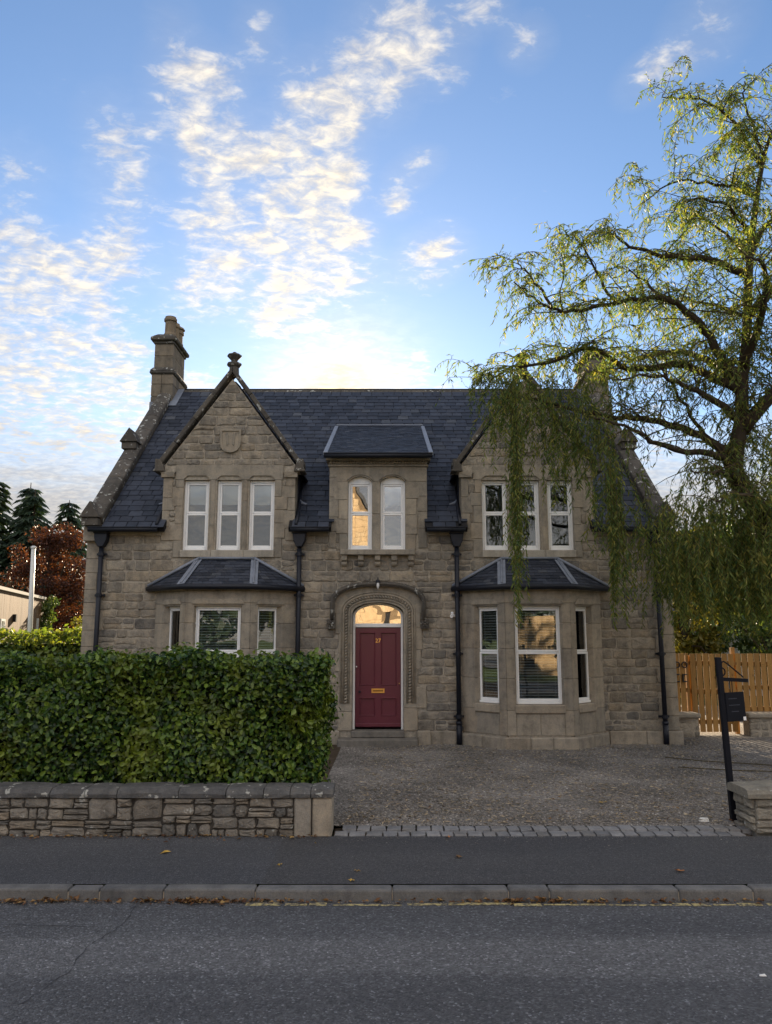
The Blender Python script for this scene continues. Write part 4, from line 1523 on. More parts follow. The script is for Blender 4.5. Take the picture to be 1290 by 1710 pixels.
# dormer roof: shallow catslide in small slates between lead edges
dz0, dy0, dz1, dy1 = 5.76, FY - .22, 7.30, 18.79
dh = MB().hexa([(CX - 1.06, dy0, dz0 - .06), (CX + 1.06, dy0, dz0 - .06), (CX + 1.06, dy1, dz1 - .06), (CX - 1.06, dy1, dz1 - .06)],
               [(CX - 1.06, dy0, dz0), (CX + 1.06, dy0, dz0), (CX + 1.06, dy1, dz1), (CX - 1.06, dy1, dz1)]).build('dormer_roof', M_SLATE, house)
m = MB()
L = math.hypot(dy1 - dy0, dz1 - dz0)
fy, fz = (dy1 - dy0) / L, (dz1 - dz0) / L
r = 0
while r * .13 < L - .05:
    s0, s1 = r * .13, min(L, r * .13 + .15)
    x = CX - 1.05 + (.06 if r % 2 else 0) - .1
    while x < CX + 1.04:
        w = rnd.uniform(.10, .17)
        a, b = max(x, CX - 1.04), min(x + w, CX + 1.04)
        x += w
        if b - a < .02:
            continue
        h = .012 + rnd.uniform(0, .004)
        P = lambda xx, ss, nn: (xx, dy0 + fy * ss - fz * nn, dz0 + fz * ss + fy * nn)
        m.hexa([P(a + .002, s0, .001), P(b - .002, s0, .001), P(b - .002, s1, .001), P(a + .002, s1, .001)], [P(a + .002, s0, h), P(b - .002, s0, h), P(b - .002, s1, .005), P(a + .002, s1, .005)])
    r += 1
tag(m.build('slates', M_SLATE, dh, recalc=False), kind='stuff')
for s in (-1, 1):
    MB().hexa([(CX + s * 1.075 - .045, dy0 - .01, dz0 - .04), (CX + s * 1.075 + .045, dy0 - .01, dz0 - .04), (CX + s * 1.075 + .045, dy1, dz1 - .04), (CX + s * 1.075 - .045, dy1, dz1 - .04)],
              [(CX + s * 1.075 - .045, dy0 - .01, dz0 + .035), (CX + s * 1.075 + .045, dy0 - .01, dz0 + .035), (CX + s * 1.075 + .045, dy1, dz1 + .035), (CX + s * 1.075 - .045, dy1, dz1 + .035)]).build('lead_edge', M_LEAD, dh, bevel=.01)
MB().box(CX - 1.08, CX + 1.08, dy1 - .10, dy1 + .06, dz1 + .0, dz1 + .03).build('lead_flashing', M_LEAD, dh)


def gutter(x0, x1, y, z, parent=roof):
    g = MB().tube([(x0, y, z), (x1, y, z)], .048, 10).build('gutter', M_IRON, parent, smooth=True)
    MB().box(x0 - .004, x1 + .004, y - .052, y + .045, z + .032, z + .050).build('gutter_lip', M_IRON, g)


gutter(CX - 1.10, CX + 1.10, dy0 - .05, dz0 - .05, dh)
for a, b in ((X0 + .10, GL - 1.36), (GL + 1.30, CX - .98), (CX + .98, GR - 1.30), (GR + 1.36, X1 - .10)):
    gutter(a, b, 15.24, ZE - .05)

# downpipes with hopper heads
def downpipe(x, side):
    y = FY - .10
    m = MB().tube([(x, y, .04), (x, y, 3.98)], .047, 10)
    p = m.build('downpipe', M_IRON, house, smooth=True)
    MB().prism([(x - .055, 3.86), (x + .055, 3.86), (x + .115, 3.98), (x + .135, 4.13), (x - .135, 4.13), (x - .115, 3.98)], y - .10, y + .08).build('hopper_head', M_IRON, p, bevel=.012)
    MB().box(x - .145, x + .145, y - .11, y + .09, 4.13, 4.165).build('hopper_rim', M_IRON, p, bevel=.006)
    MB().tube([(x, y, 4.16), (x, y - .12, 4.20)], .045, 8).build('gutter_outlet', M_IRON, p, smooth=True)
    for z in (.55, 1.75, 2.9, 3.72):
        m = MB().tube([(x, y, z - .035), (x, y, z + .035)], .060, 10)
        m.box(x - .10, x + .10, y + .045, FY + .01, z - .02, z + .02)
        m.build('pipe_bracket', M_IRON, p)
    MB().tube([(x, y, .40), (x, y, .46)], .062, 10).build('pipe_collar', M_IRON, p, smooth=True)
    MB().tube([(x, y, .03), (x, y, .40)], .056, 10).build('pipe_shoe', M_IRON, p, smooth=True)


for x in (-5.72, CX - 1.58, CX + 1.58, 5.42):
    downpipe(x, 1)

# skews on the end walls, with little gabled blocks
for s, xa, xb in ((-1, X0 - .03, X0 + .34), (1, X1 - .34, X1 + .03)):
    n = 8
    S0, S1 = .15, SL - .55
    sk = MB().hexa([rp(xa + .02, S0, -.3), rp(xb - .02, S0, -.3), rp(xb - .02, S1, -.3), rp(xa + .02, S1, -.3)], [rp(xa + .02, S0, .10), rp(xb - .02, S0, .10), rp(xb - .02, S1, .10), rp(xa + .02, S1, .10)]).build('skew', M_COPE, house)
    for k in range(n):
        a, b = S0 + (S1 - S0) * k / n + .004, S0 + (S1 - S0) * (k + 1) / n - .004
        xm = (xa + xb) / 2
        vs = []
        for q in (a, b):
            vs += [rp(xa, q, .08), rp(xb, q, .08), rp(xb, q, .17), rp(xm + .06, q, .215), rp(xm - .06, q, .215), rp(xa, q, .17)]
        MB().add(vs, [(0, 1, 2, 3, 4, 5), (11, 10, 9, 8, 7, 6)] + [(i, i + 6, (i + 1) % 6 + 6, (i + 1) % 6) for i in range(6)]).build('skew_stone', M_COPE, sk, bevel=.016)
    for y, zb, h in ((15.40, 4.22, .42), (17.45, 6.30, .42)):
        xm = (xa + xb) / 2
        xm += s * .04
        m = MB().box(xm - .17, xm + .17, y - .16, y + .34, zb + .06, zb + .22)
        m.build('kneeler', M_COPE, sk, bevel=.012)
        MB().prism([(xm - .21, zb + .222), (xm + .21, zb + .222), (xm, zb + .56)], y - .20, y + .50).build('gablet', M_COPE, sk, bevel=.01)
    MB().box(xa - .02, xb - .03, 15.38, 15.62, 3.98, 4.275).build('kneeler_corbel', M_DRESS, sk, bevel=.015)

# chimneys
for s, xc in ((-1, -5.97), (1, 5.65)):
    m = MB()
    ya, yb = 19.72, 20.98
    ct = 0 if s < 0 else -.42          # the right stack is shorter and has lost its pots
    ch = MB().box(xc - .24, xc + .24, ya + .06, yb - .06, 7.6, 9.9 + ct).build('chimney', M_MORTAR, house)
    z = 7.7
    first = True
    while z < 9.0:
        h = min(.34, 9.0 - z)
        for (xx0, xx1) in ((xc - .29, xc - .02), (xc - .02, xc + .29)) if rnd.random() < .6 else ((xc - .29, xc + .29),):
            MB().box(xx0 + .003, xx1 - .003, ya, ya + .30, z + .003, z + h - .003).build('stone', M_CHIM, ch, bevel=.012)
        for k in range(3):
            MB().box(xc + .10, xc + .29, ya + .302 + .31 * k, ya + .605 + .31 * k, z + .003, z + h - .003).build('stone', M_CHIM, ch, bevel=.012)
        z += h
    MB().box(xc - .34, xc + .34, ya - .05, yb + .05, 9.0, 9.10).build('weathering', M_COPE, ch, bevel=.03)
    MB().hexa([(xc - .33, ya - .04, 9.10), (xc + .33, ya - .04, 9.10), (xc + .33, yb + .04, 9.10), (xc - .33, yb + .04, 9.10)], [(xc - .26, ya + .03, 9.2), (xc + .26, ya + .03, 9.2), (xc + .26, yb - .03, 9.2), (xc - .26, yb - .03, 9.2)]).build('weathering', M_COPE, ch)
    z = 9.18
    while z < 9.85 + ct:
        h = min(.34, 9.86 + ct - z)
        MB().box(xc - .25, xc + .25, ya + .04, ya + .3, z + .003, z + h - .003).build('stone', M_CHIM, ch, bevel=.012)
        for k in range(3):
            MB().box(xc + .06, xc + .25, ya + .302 + .30 * k, ya + .60 + .30 * k, z + .003, z + h - .003).build('stone', M_CHIM, ch, bevel=.012)
        z += h
    MB().box(xc - .28, xc + .28, ya, yb, 9.86 + ct, 9.93 + ct).build('chimney_cap', M_COPE, ch, bevel=.012)
    MB().box(xc - .35, xc + .35, ya - .07, yb + .07, 9.932 + ct, 10.04 + ct).build('chimney_cap', M_COPE, ch, bevel=.025)
    MB().hexa([(xc - .33, ya - .05, 10.04 + ct), (xc + .33, ya - .05, 10.04 + ct), (xc + .33, yb + .05, 10.04 + ct), (xc - .33, yb + .05, 10.04 + ct)], [(xc - .2, ya + .1, 10.16 + ct), (xc + .2, ya + .1, 10.16 + ct), (xc + .2, yb - .1, 10.16 + ct), (xc - .2, yb - .1, 10.16 + ct)]).build('chimney_cap', M_COPE, ch)
    for k, (yy, zt) in enumerate(((ya + .26, 10.70), (ya + .63, 10.66), (ya + 1.0, 10.62)) if s < 0 else ()):
        prof = [(.17, 10.1), (.165, 10.2), (.145, 10.24), (.14, zt - .14), (.175, zt - .12), (.175, zt - .06), (.15, zt - .03), (.15, zt), (.11, zt), (.10, zt - .05)]
        pt = MB().lathe(xc + .08, yy, prof, 14).build('chimney_pot', M_POT, ch, smooth=False)
    if s < 0:
        MB().lathe(xc + .08, ya + 1.0, [(.13, 10.62), (.2, 10.64), (.16, 10.70), (.04, 10.735)], 10).build('pot_cowl', M_POT, pt)
    # lead apron at the foot of the stack, in front and along its inner side
    MB().hexa([rp(xc - s * .35 - .10, SL - 1.15, .03), rp(xc - s * .35 + .10, SL - 1.15, .03), rp(xc - s * .35 + .10, SL - .1, .03), rp(xc - s * .35 - .10, SL - .1, .03)],
              [rp(xc - s * .35 - .10, SL - 1.15, .05), rp(xc - s * .35 + .10, SL - 1.15, .05), rp(xc - s * .35 + .10, SL - .1, .05), rp(xc - s * .35 - .10, SL - .1, .05)]).build('lead_flashing', M_LEAD, ch)
    MB().box(xc - .30, xc + .31, ya - .03, ya - .005, 7.75, 8.22).build('lead_apron', M_LEAD, ch)

# ------------------------------------------------------------------ garden wall, hedge
def split_rect(x0, x1, z0, z1, out, depth=0):
    w, h = x1 - x0, z1 - z0
    if depth > 0 and (w < .12 or (h < .16 and w < .34 and rnd.random() < .5) or (h < .065 and w < .42) or (w < .42 and h < .34 and rnd.random() < .16)):
        out.append((x0, x1, z0, z1))
        return
    if w > h * 3.4 or h < .065 or (w > h * 1.5 and rnd.random() < .35):
        c = x0 + w * rnd.uniform(.35, .65)
        split_rect(x0, c, z0, z1, out, depth + 1)
        split_rect(c, x1, z0, z1, out, depth + 1)
    else:
        c = z0 + h * rnd.uniform(.35, .65)
        split_rect(x0, x1, z0, c, out, depth + 1)
        split_rect(x0, x1, c, z1, out, depth + 1)


def wall_stone(x0, x1, z0, z1, y, sgn=-1):
    """lumpy stone with its face towards -y"""
    g = .006
    x0, x1, z0, z1 = x0 + g, x1 - g, z0 + g, z1 - g
    w, h = x1 - x0, z1 - z0
    cx, cz = (x0 + x1) / 2, (z0 + z1) / 2
    r = min(w, h) * rnd.uniform(.08, .24)
    k = 12
    ring = []
    for px, pz in ((x0 + r, z0), (cx, z0), (x1 - r, z0), (x1, z0 + r), (x1, cz), (x1, z1 - r), (x1 - r, z1), (cx, z1), (x0 + r, z1), (x0, z1 - r), (x0, cz), (x0, z0 + r)):
        ring.append((px + rnd.uniform(-.09, .09) * min(w, .2), pz + rnd.uniform(-.11, .11) * min(h, .2)))
    ring = [(min(max(a, x0 - .003), x1 + .003), min(max(b, z0 - .003), z1 + .003)) for a, b in ring]
    d = rnd.uniform(.018, .05)
    vs = [(a, y + .07, b) for a, b in ring] + [(a, y - d * .35, b) for a, b in ring]
    for sc, dd in ((.86, .85), (.5, 1.0)):
        vs += [(cx + (a - cx) * sc, y - d * (dd + rnd.uniform(-.18, .18)), cz + (b - cz) * sc) for a, b in ring]
    vs.append((cx, y - d * rnd.uniform(.85, 1.15), cz))
    fs = [(q * k + i, q * k + (i + 1) % k, (q + 1) * k + (i + 1) % k, (q + 1) * k + i) for q in range(3) for i in range(k)]
    fs += [(3 * k + i, 3 * k + (i + 1) % k, 4 * k) for i in range(k)]
    return MB().add(vs, fs)


WY = 8.18
gw = empty('garden_wall', (-4, 8.35, .1), 'low grey rubble stone wall with rounded coping below the clipped hedge', 'wall')
MB().box(-8.6, -.56, WY, WY + .30, .02, .482).build('wall_core', flat_mat('dark_wall_joint', (.06, .055, .05), .95, .1, .3), gw)
cells = []
xa = -8.6
while xa < -.97:
    xb = min(xa + rnd.uniform(.8, 1.3), -.93)
    if -.93 - xb < .3:
        xb = -.93
    split_rect(xa, xb, .10, .480, cells)
    xa = xb + 1e-6
far = MB()
for a, b, c, d in cells:
    m = wall_stone(a, b, c, d, WY)
    if b > -4.7:
        m.build('stone', M_GWALL, gw, recalc=False, smooth=False)
    else:
        far.add(m.v, m.f)
tag(far.build('rubble_stones', M_GWALL, gw, recalc=False), kind='stuff')
for a, b in ((-.93, -.755), (-.745, -.545)):
    MB().box(a + .003, b - .003, WY - .03, WY + .31, .10, .480).build('pier_stone', stone_mat('pier_stone', [(.24, .22, .19), (.28, .25, .21)], mott=.4, bs=.4) if a < -.9 else M_DRESS, gw, bevel=.014)


def cope(x0, x1, y0, y1, z0, z1, parent, mat=None):
    m = MB()
    n = max(2, int((x1 - x0) / .16))
    prof = [(y0, z0), (y0 - .004, z0 + (z1 - z0) * .45), (y0 + .022, z0 + (z1 - z0) * .82), (y0 + .075, z1), (y1 - .075, z1), (y1 - .02, z0 + (z1 - z0) * .8), (y1, z0)]
    k = len(prof)
    vs = []
    for i in range(n + 1):
        x = x0 + (x1 - x0) * i / n
        e = .008 if i in (0, n) else 0
        for y, z in prof:
            vs.append((x, y + rnd.uniform(-.006, .006) + (e if y < (y0 + y1) / 2 else -e), z + rnd.uniform(-.005, .005) - (e if z > z0 else 0)))
    fs = [(i * k + j, i * k + (j + 1) % k, (i + 1) * k + (j + 1) % k, (i + 1) * k + j) for i in range(n) for j in range(k)]
    fs += [tuple(range(k)), tuple(n * k + j for j in range(k - 1, -1, -1))]
    return m.add(vs, fs).build('coping_stone', mat or M_GCOPE, parent)


cxs = [-8.6, -7.5, -6.4, -5.3, -4.27, -3.40, -3.05, -2.72, -2.10, -1.62, -1.24, -.97, -.76, -.53]
for a, b in zip(cxs, cxs[1:]):
    cope(a + .004, b - .004, WY - .05, WY + .34, .484, .578 + rnd.uniform(-.004, .005), gw)

# the short wall on the other side of the drive
gw2 = empty('garden_wall', (5, 8.4, .1), 'short stub of stone garden wall with a thick rounded cap by the black sign post', 'wall')
MB().box(3.80, 9.5, 8.32, 8.74, .02, .425).build('wall_core', flat_mat('pale_wall_joint', (.16, .15, .13), .95, .1, .3), gw2)
cells = []
for a, b in ((3.80, 4.55), (4.55, 5.5), (5.5, 6.6), (6.6, 8.0), (8.0, 9.5)):
    split_rect(a, b, .10, .445, cells)
for a, b, c, d in cells:
    wall_stone(a, b, c, d, 8.32).build('stone', M_PALE, gw2, recalc=False)
ecells = []
split_rect(-8.74, -8.32, .10, .445, ecells, 1)
for a, b, c, d in ecells:
    m = wall_stone(a, b, c, d, 0)
    m.v = [(3.80 + y, -x, z) for x, y, z in m.v]
    m.build('stone', M_PALE, gw2)
for a, b in ((3.72, 4.34), (4.35, 5.0), (5.01, 5.9), (5.91, 6.9), (6.91, 8.1), (8.11, 9.5)):
    cope(a, b, 8.27, 8.79, .447, .545 + rnd.uniform(-.01, .012), gw2, M_PALE)

# hedge
HX0, HX1, HY0, HY1, HZ0, HZ1 = -8.4, -.70, 8.50, 9.55, .45, 1.86


def hedge_leaves(x0, x1, y0, y1, z0, z1, n, lmin, lmax, deep=.24):
    """leaves over the front, the top and the ends of a clipped hedge, thinning inwards"""
    af, at, ae = (x1 - x0) * (z1 - z0), (x1 - x0) * (y1 - y0), (y1 - y0) * (z1 - z0)
    which = npr.choice(3, n, p=np.array([af, at * .8, ae * 1.1]) / (af + at * .8 + ae * 1.1))
    X, Y, Z = npr.uniform(x0, x1, n), npr.uniform(y0, y1, n), npr.uniform(z0, z1, n)
    dd = npr.exponential(deep * .5, n)
    lump = .07 * np.sin(X * 3.1 + 1.7 * np.sin(Z * 2.3)) + .05 * np.sin(Z * 5.3 + X * 1.3) + .025 * np.sin(X * 9.7) * np.sin(Z * 8.1)
    Nn = np.zeros((n, 3))
    f = which == 0
    Y[f] = y0 + dd[f] - lump[f]
    Nn[f] = (0, -1, 0)
    t = which == 1
    Z[t] = z1 - dd[t] + .045 * np.sin(X[t] * 2.3 + 1) + .035 * np.sin(X[t] * 5.9 + Y[t] * 3) + .03 * np.sin(X[t] * 13 + Y[t] * 7)
    Nn[t] = (0, 0, 1)
    e = which == 2
    X[e] = x1 - dd[e] + .07 * np.sin(Z[e] * 4 + Y[e] * 3) + .03 * np.sin(Z[e] * 11)
    Nn[e] = (1, 0, 0)
    # shoots that stand out of the clipping
    s = npr.uniform(0, 1, n) < .08
    P = np.stack([X, Y, Z], 1)
    P[s] += Nn[s] * npr.uniform(.02, .10, (s.sum(), 1))
    Nn = unit(Nn + npr.normal(0, .55, (n, 3)) + np.array([0, 0, .35]))
    A = unit(npr.normal(0, 1, (n, 3)) + np.array([0, -.15, .35]))
    A = unit(A - Nn * (A * Nn).sum(1, keepdims=True) * .8)
    L = npr.uniform(lmin, lmax, n)
    return P, A, Nn, L


hedge = empty('hedge', (-4.4, 9.0, .1), 'dense clipped green hedge with yellowing patches behind the low stone wall', 'hedge')
P, A, Nn, L = hedge_leaves(-6.6, HX1, HY0, HY1, HZ0 - .1, HZ1, 44000, .038, .078)
V, F = leaf_arrays(P, A, Nn, L, L * npr.uniform(.5, .68, len(L)), .12, True)
tag(obj('foliage', np_mesh('foliage', V, F, M_HEDGE), None, hedge), kind='stuff')
MB().box(HX0, HX1 - .20, HY0 + .20, HY1 - .15, .15, HZ1 - .18).build('shade_core', flat_mat('hedge_shade', (.012, .018, .008), .95, .05, .3, .6, 9), hedge)  # solid core, its near-black green stands in for shade among the leaves
lv = []
for k in range(8):
    ln = rnd.uniform(.060, .088)
    w = ln * rnd.uniform(.52, .66)
    V, F = leaf_arrays(np.zeros((1, 3)), np.array([[0, 0, 1.0]]), np.array([[0, -1.0, 0]]), ln, w, .14, True)
    lv.append(np_mesh('leaf', V, F, M_HEDGE))
for k in range(300):
    u = rnd.random()
    x, z = rnd.uniform(-4.35, HX1), rnd.uniform(.62, HZ1)
    y = HY0 - .03 - .05 * math.sin(x * 3.1 + 1.7 * math.sin(z * 2.3)) - rnd.uniform(.0, .05)
    if u > .85:
        z, y = HZ1 + .03 + rnd.uniform(0, .04), rnd.uniform(HY0, HY0 + .5)
    M = T((x, y, z)) @ Euler((rnd.uniform(-.9, .5), rnd.uniform(-2.6, 2.6), rnd.uniform(-.8, .8))).to_matrix().to_4x4()
    obj('leaf', lv[rnd.randrange(8)], M, hedge)
stems = MB()
x = -5.0
while x < HX1 - .1:
    stems.tube([(x, HY0 + .30, .1), (x + rnd.uniform(-.05, .05), HY0 + .28, .5), (x + rnd.uniform(-.15, .15), HY0 + .22, 1.0)], [.02, .016, .01], 5)
    x += rnd.uniform(.12, .3)
stems.build('stems', M_BARK, hedge)

hedge2 = empty('hedge', (-12, 20.5, 0), 'far hedge with a sunlit yellow top seen over the near hedge', 'hedge')
P, A, Nn, L = hedge_leaves(-16.5, -6.6, 19.8, 21.2, .3, 2.22, 12000, .09, .16, .3)
V, F = leaf_arrays(P, A, Nn, L, L * .6, .12)
tag(obj('foliage', np_mesh('foliage', V, F, M_HEDGE2), None, hedge2), kind='stuff')
MB().box(-16.4, -6.75, 20.1, 21.0, 0, 1.9).build('shade_core', flat_mat('far_hedge_shade', (.02, .03, .01), .95, .05, .3), hedge2)  # dark core colour takes the place of shade inside this hedge

# ------------------------------------------------------------------ trees
def spline(pts, n=5):
    P = [Vector(p) for p in pts]
    P = [P[0] * 2 - P[1]] + P + [P[-1] * 2 - P[-2]]
    out = []
    for i in range(1, len(P) - 2):
        for k in range(n):
            t = k / n
            a, b, c, d = P[i - 1], P[i], P[i + 1], P[i + 2]
            out.append(.5 * ((2 * b) + (c - a) * t + (2 * a - 5 * b + 4 * c - d) * t * t + (3 * b - a - 3 * c + d) * t ** 3))
    out.append(P[-2])
    return out


willow = empty('willow_tree', (6.75, 11.9, .1), 'tall weeping willow with long drooping leafy strands hanging before the right gable', 'tree')
YW = 11.8
limbs = {
    'trunk': ([(6.85, 11.9, 0), (6.75, 11.9, 1.2), (6.50, 11.9, 2.4), (6.05, 11.85, 3.55), (5.66, 11.8, 4.2), (5.45, 11.8, 4.65), (5.53, 11.8, 5.1), (5.63, 11.8, 5.5), (5.68, 11.8, 6.1), (5.80, 11.8, 6.8), (5.92, 11.8, 7.9), (6.1, 11.8, 9.0), (6.3, 11.8, 9.9), (6.5, 11.8, 10.5)], .25, .022),
    'a': ([(5.67, 11.8, 6.1), (5.32, 11.7, 6.47), (5.07, 11.6, 6.86), (4.7, 11.5, 7.2), (4.31, 11.4, 7.33), (3.5, 11.4, 7.23), (2.8, 11.4, 7.12), (2.3, 11.4, 7.33), (2.0, 11.4, 7.6)], .088, .010),
    'b': ([(5.64, 11.8, 5.95), (4.84, 12.0, 6.45), (3.98, 12.1, 6.42), (3.42, 12.2, 6.82), (2.74, 12.2, 6.57), (2.1, 12.2, 6.48), (1.7, 12.2, 6.25)], .075, .010),
    'c': ([(5.92, 11.8, 7.9), (5.15, 11.6, 8.1), (4.54, 11.5, 8.08), (3.87, 11.4, 8.2), (3.6, 11.4, 8.45)], .07, .012),
    'd': ([(5.63, 11.8, 5.4), (5.1, 11.6, 5.75), (4.71, 11.5, 5.91), (4.15, 11.4, 6.07), (3.5, 11.4, 6.0)], .07, .012),
    'e': ([(5.40, 11.8, 4.6), (5.15, 11.6, 4.83), (4.21, 11.4, 4.93), (3.73, 11.3, 5.18), (2.98, 11.3, 5.42)], .075, .012),
    'f': ([(5.44, 11.8, 4.8), (5.02, 11.9, 5.25), (4.25, 12.0, 5.52), (3.56, 12.0, 5.6), (2.43, 12.0, 5.85), (1.9, 12, 5.9)], .085, .012),
    'g': ([(6.3, 11.8, 9.88), (5.76, 11.7, 10.65), (5.23, 11.6, 10.95), (4.6, 11.6, 10.95)], .035, .008),
    'h': ([(6.16, 11.8, 9.3), (5.54, 11.9, 9.6), (4.85, 12, 9.68), (4.32, 12, 9.3)], .035, .008),
    'i': ([(6.02, 11.8, 8.5), (5.5, 11.5, 8.95), (4.9, 11.4, 9.0), (4.5, 11.3, 8.7)], .04, .008),
    'j': ([(5.5, 11.8, 4.45), (5.1, 11.3, 4.5), (4.7, 11.0, 4.45), (4.4, 10.9, 4.45)], .05, .010),
    'k': ([(5.9, 11.8, 3.8), (5.5, 11.2, 4.1), (5.0, 10.8, 4.1), (4.6, 10.6, 3.95)], .05, .010),
    'l': ([(5.62, 11.8, 5.3), (6.2, 11.5, 6.0), (6.9, 11.3, 6.6), (7.8, 11.2, 6.8), (8.8, 11.2, 6.5)], .12, .015),
    'm': ([(5.85, 11.8, 7.2), (6.3, 11.4, 7.7), (6.9, 11.2, 8.1), (7.6, 11.1, 8.2), (8.4, 11, 7.7)], .08, .012),
    'n': ([(6.0, 11.8, 8.3), (6.4, 12.1, 8.9), (7.0, 12.3, 9.3), (7.7, 12.4, 9.1)], .06, .01),
    'o': ([(5.66, 11.8, 5.9), (5.6, 12.6, 6.7), (5.3, 13.4, 7.2), (4.8, 14.0, 7.3), (4.2, 14.3, 7.0)], .09, .012),
    'p': ([(5.7, 11.8, 6.3), (5.7, 11.0, 7.0), (5.4, 10.3, 7.3), (4.9, 9.8, 7.2)], .08, .012),
    'r': ([(3.6, 11.4, 7.24), (3.35, 11.4, 7.7), (3.1, 11.3, 8.1), (2.95, 11.3, 8.35)], .03, .008),
    's': ([(2.6, 11.4, 7.14), (2.35, 11.4, 7.6), (2.15, 11.4, 7.85), (2.05, 11.4, 8.0)], .028, .008),
    't': ([(6.32, 11.8, 9.95), (6.12, 11.7, 10.6), (5.98, 11.6, 11.05), (6.02, 11.6, 11.3)], .03, .008),
    'u': ([(4.3, 11.4, 7.33), (4.1, 11.6, 7.75), (3.85, 11.7, 8.0)], .03, .008),
    'v': ([(5.98, 11.8, 8.2), (5.7, 12.0, 8.75), (5.35, 12.1, 9.1), (5.05, 12.1, 9.2)], .035, .008),
    'w': ([(5.85, 11.8, 7.2), (5.4, 12.2, 7.6), (4.9, 12.4, 7.75), (4.5, 12.5, 7.7)], .04, .008),
    'x': ([(5.05, 11.9, 5.24), (4.6, 11.6, 5.75), (4.2, 11.4, 6.25), (3.95, 11.4, 6.5)], .035, .008),
    'q': ([(6.1, 11.85, 3.4), (6.8, 11.4, 4.2), (7.5, 11.2, 4.7), (8.4, 11, 4.8)], .10, .015),
}
strands = []         # (start, length, leaves per metre, wander)
tw = MB()
for nm, (pts, r0, r1) in limbs.items():
    sp_ = spline(pts, 5)
    if nm != 'trunk':
        sp_ = [p + Vector((rnd.uniform(-.02, .02), rnd.uniform(-.03, .03), rnd.uniform(-.025, .025))) for p in sp_]
        sp_[0] = Vector(pts[0])
    n = len(sp_)
    rad = [r0 + (r1 - r0) * (i / (n - 1)) ** .8 for i in range(n)]
    if nm == 'trunk':
        rad = [r * (1.35 if i == 0 else 1) for i, r in enumerate(rad)]
    MB().tube(sp_, rad, 10 if r0 > .1 else 7).build('trunk' if nm == 'trunk' else 'limb', M_BARK, willow, smooth=True)
    # side branches, each with its own finer twigs
    L = sum((b - a).length for a, b in zip(sp_, sp_[1:]))
    bare = nm in ('d', 'e', 'f', 'x')
    low_ = nm in ('j', 'k', 'q')
    cnt = int(L * {'trunk': 4.0, 'j': 4, 'k': 5}.get(nm, 7.0)) + 2
    for _ in range(cnt):
        i = rnd.randrange(int(n * (.12 if nm != 'trunk' else .45)), n)
        p = sp_[i].copy()
        az = rnd.uniform(0, 2 * math.pi)
        d = Vector((math.cos(az) - .25, math.sin(az) * .7, rnd.uniform(-.1, 1.1))).normalized()
        ln = rnd.uniform(.35, 1.15) * (1.0 if r0 > .06 else .8)
        q = [p.copy()]
        steps = 6
        for k in range(steps):
            d = (d + Vector((rnd.uniform(-.28, .28), rnd.uniform(-.28, .28), rnd.uniform(-.16, .08) - .035 * k))).normalized()
            p = p + d * ln / steps
            q.append(p.copy())
            for _t in range(2 if not bare else 1):
                td = Vector((rnd.uniform(-1, 1), rnd.uniform(-1, 1), rnd.uniform(-.5, .7))) + d * .6
                g = rnd.uniform(-.5, -.12) if (p.z > 6.2 and not low_) else rnd.uniform(-.6, -.35)
                strands.append((p.copy(), rnd.uniform(.14, .46), (rnd.uniform(15, 36) if not bare else 9), .38, td, g))
        rr = min(rad[i] * .5, .013)
        tw.tube(q, [rr + (.004 - rr) * k / steps for k in range(steps + 1)], 4, cap=False)
        strands.append((p.copy(), rnd.uniform(.3, .75), 40 if not bare else 14, .25, d.copy(), -.35))

# hanging curtains of longer strands: x range, y range, top z range, foot z range, number
for xa, xb, ya, yb, ta, tb, fa, fb, cnt in (
        (4.2, 6.4, 10.6, 12.9, 3.2, 4.35, 1.98, 2.5, 460), (3.2, 3.9, 11.0, 12.4, 3.8, 4.7, 3.1, 3.8, 26), (3.9, 4.3, 10.9, 12.0, 3.0, 4.0, 2.3, 3.0, 22),
        (1.75, 3.35, 11.0, 12.6, 5.2, 6.4, 4.5, 5.6, 190), (2.5, 3.5, 11.0, 12.4, 4.6, 5.6, 3.7, 4.9, 80),
        (1.86, 2.0, 11.1, 11.4, 4.6, 6.2, 2.3, 4.0, 34), (3.26, 3.46, 11.0, 11.4, 4.0, 4.9, 2.25, 3.3, 36), (1.5, 2.1, 11.2, 12.4, 5.7, 6.4, 5.3, 5.8, 30),
        (3.3, 4.4, 11.0, 12.6, 5.7, 6.4, 5.1, 5.6, 35), (5.4, 7.0, 10.6, 12.8, 4.3, 5.6, 3.8, 4.4, 90), (6.2, 8.8, 10.6, 12.8, 3.5, 6.5, 2.0, 3.4, 120)):
    for _ in range(cnt):
        z0 = rnd.uniform(ta, tb)
        z1 = rnd.uniform(fa, fb)
        if z0 - z1 > .15:
            strands.append((Vector((rnd.uniform(xa, xb), rnd.uniform(ya, yb), z0)), (z0 - z1) * (rnd.uniform(.6, 1.08) if xb - xa > .3 else 1.02), 36, rnd.uniform(.12, .34) if xb - xa > .3 else .09, Vector((rnd.uniform(-.5, .5), rnd.uniform(-.3, .3), .1)) if xb - xa > .3 else Vector((0, 0, -1)), -.55))
LP, LA, LN, LL = [], [], [], []
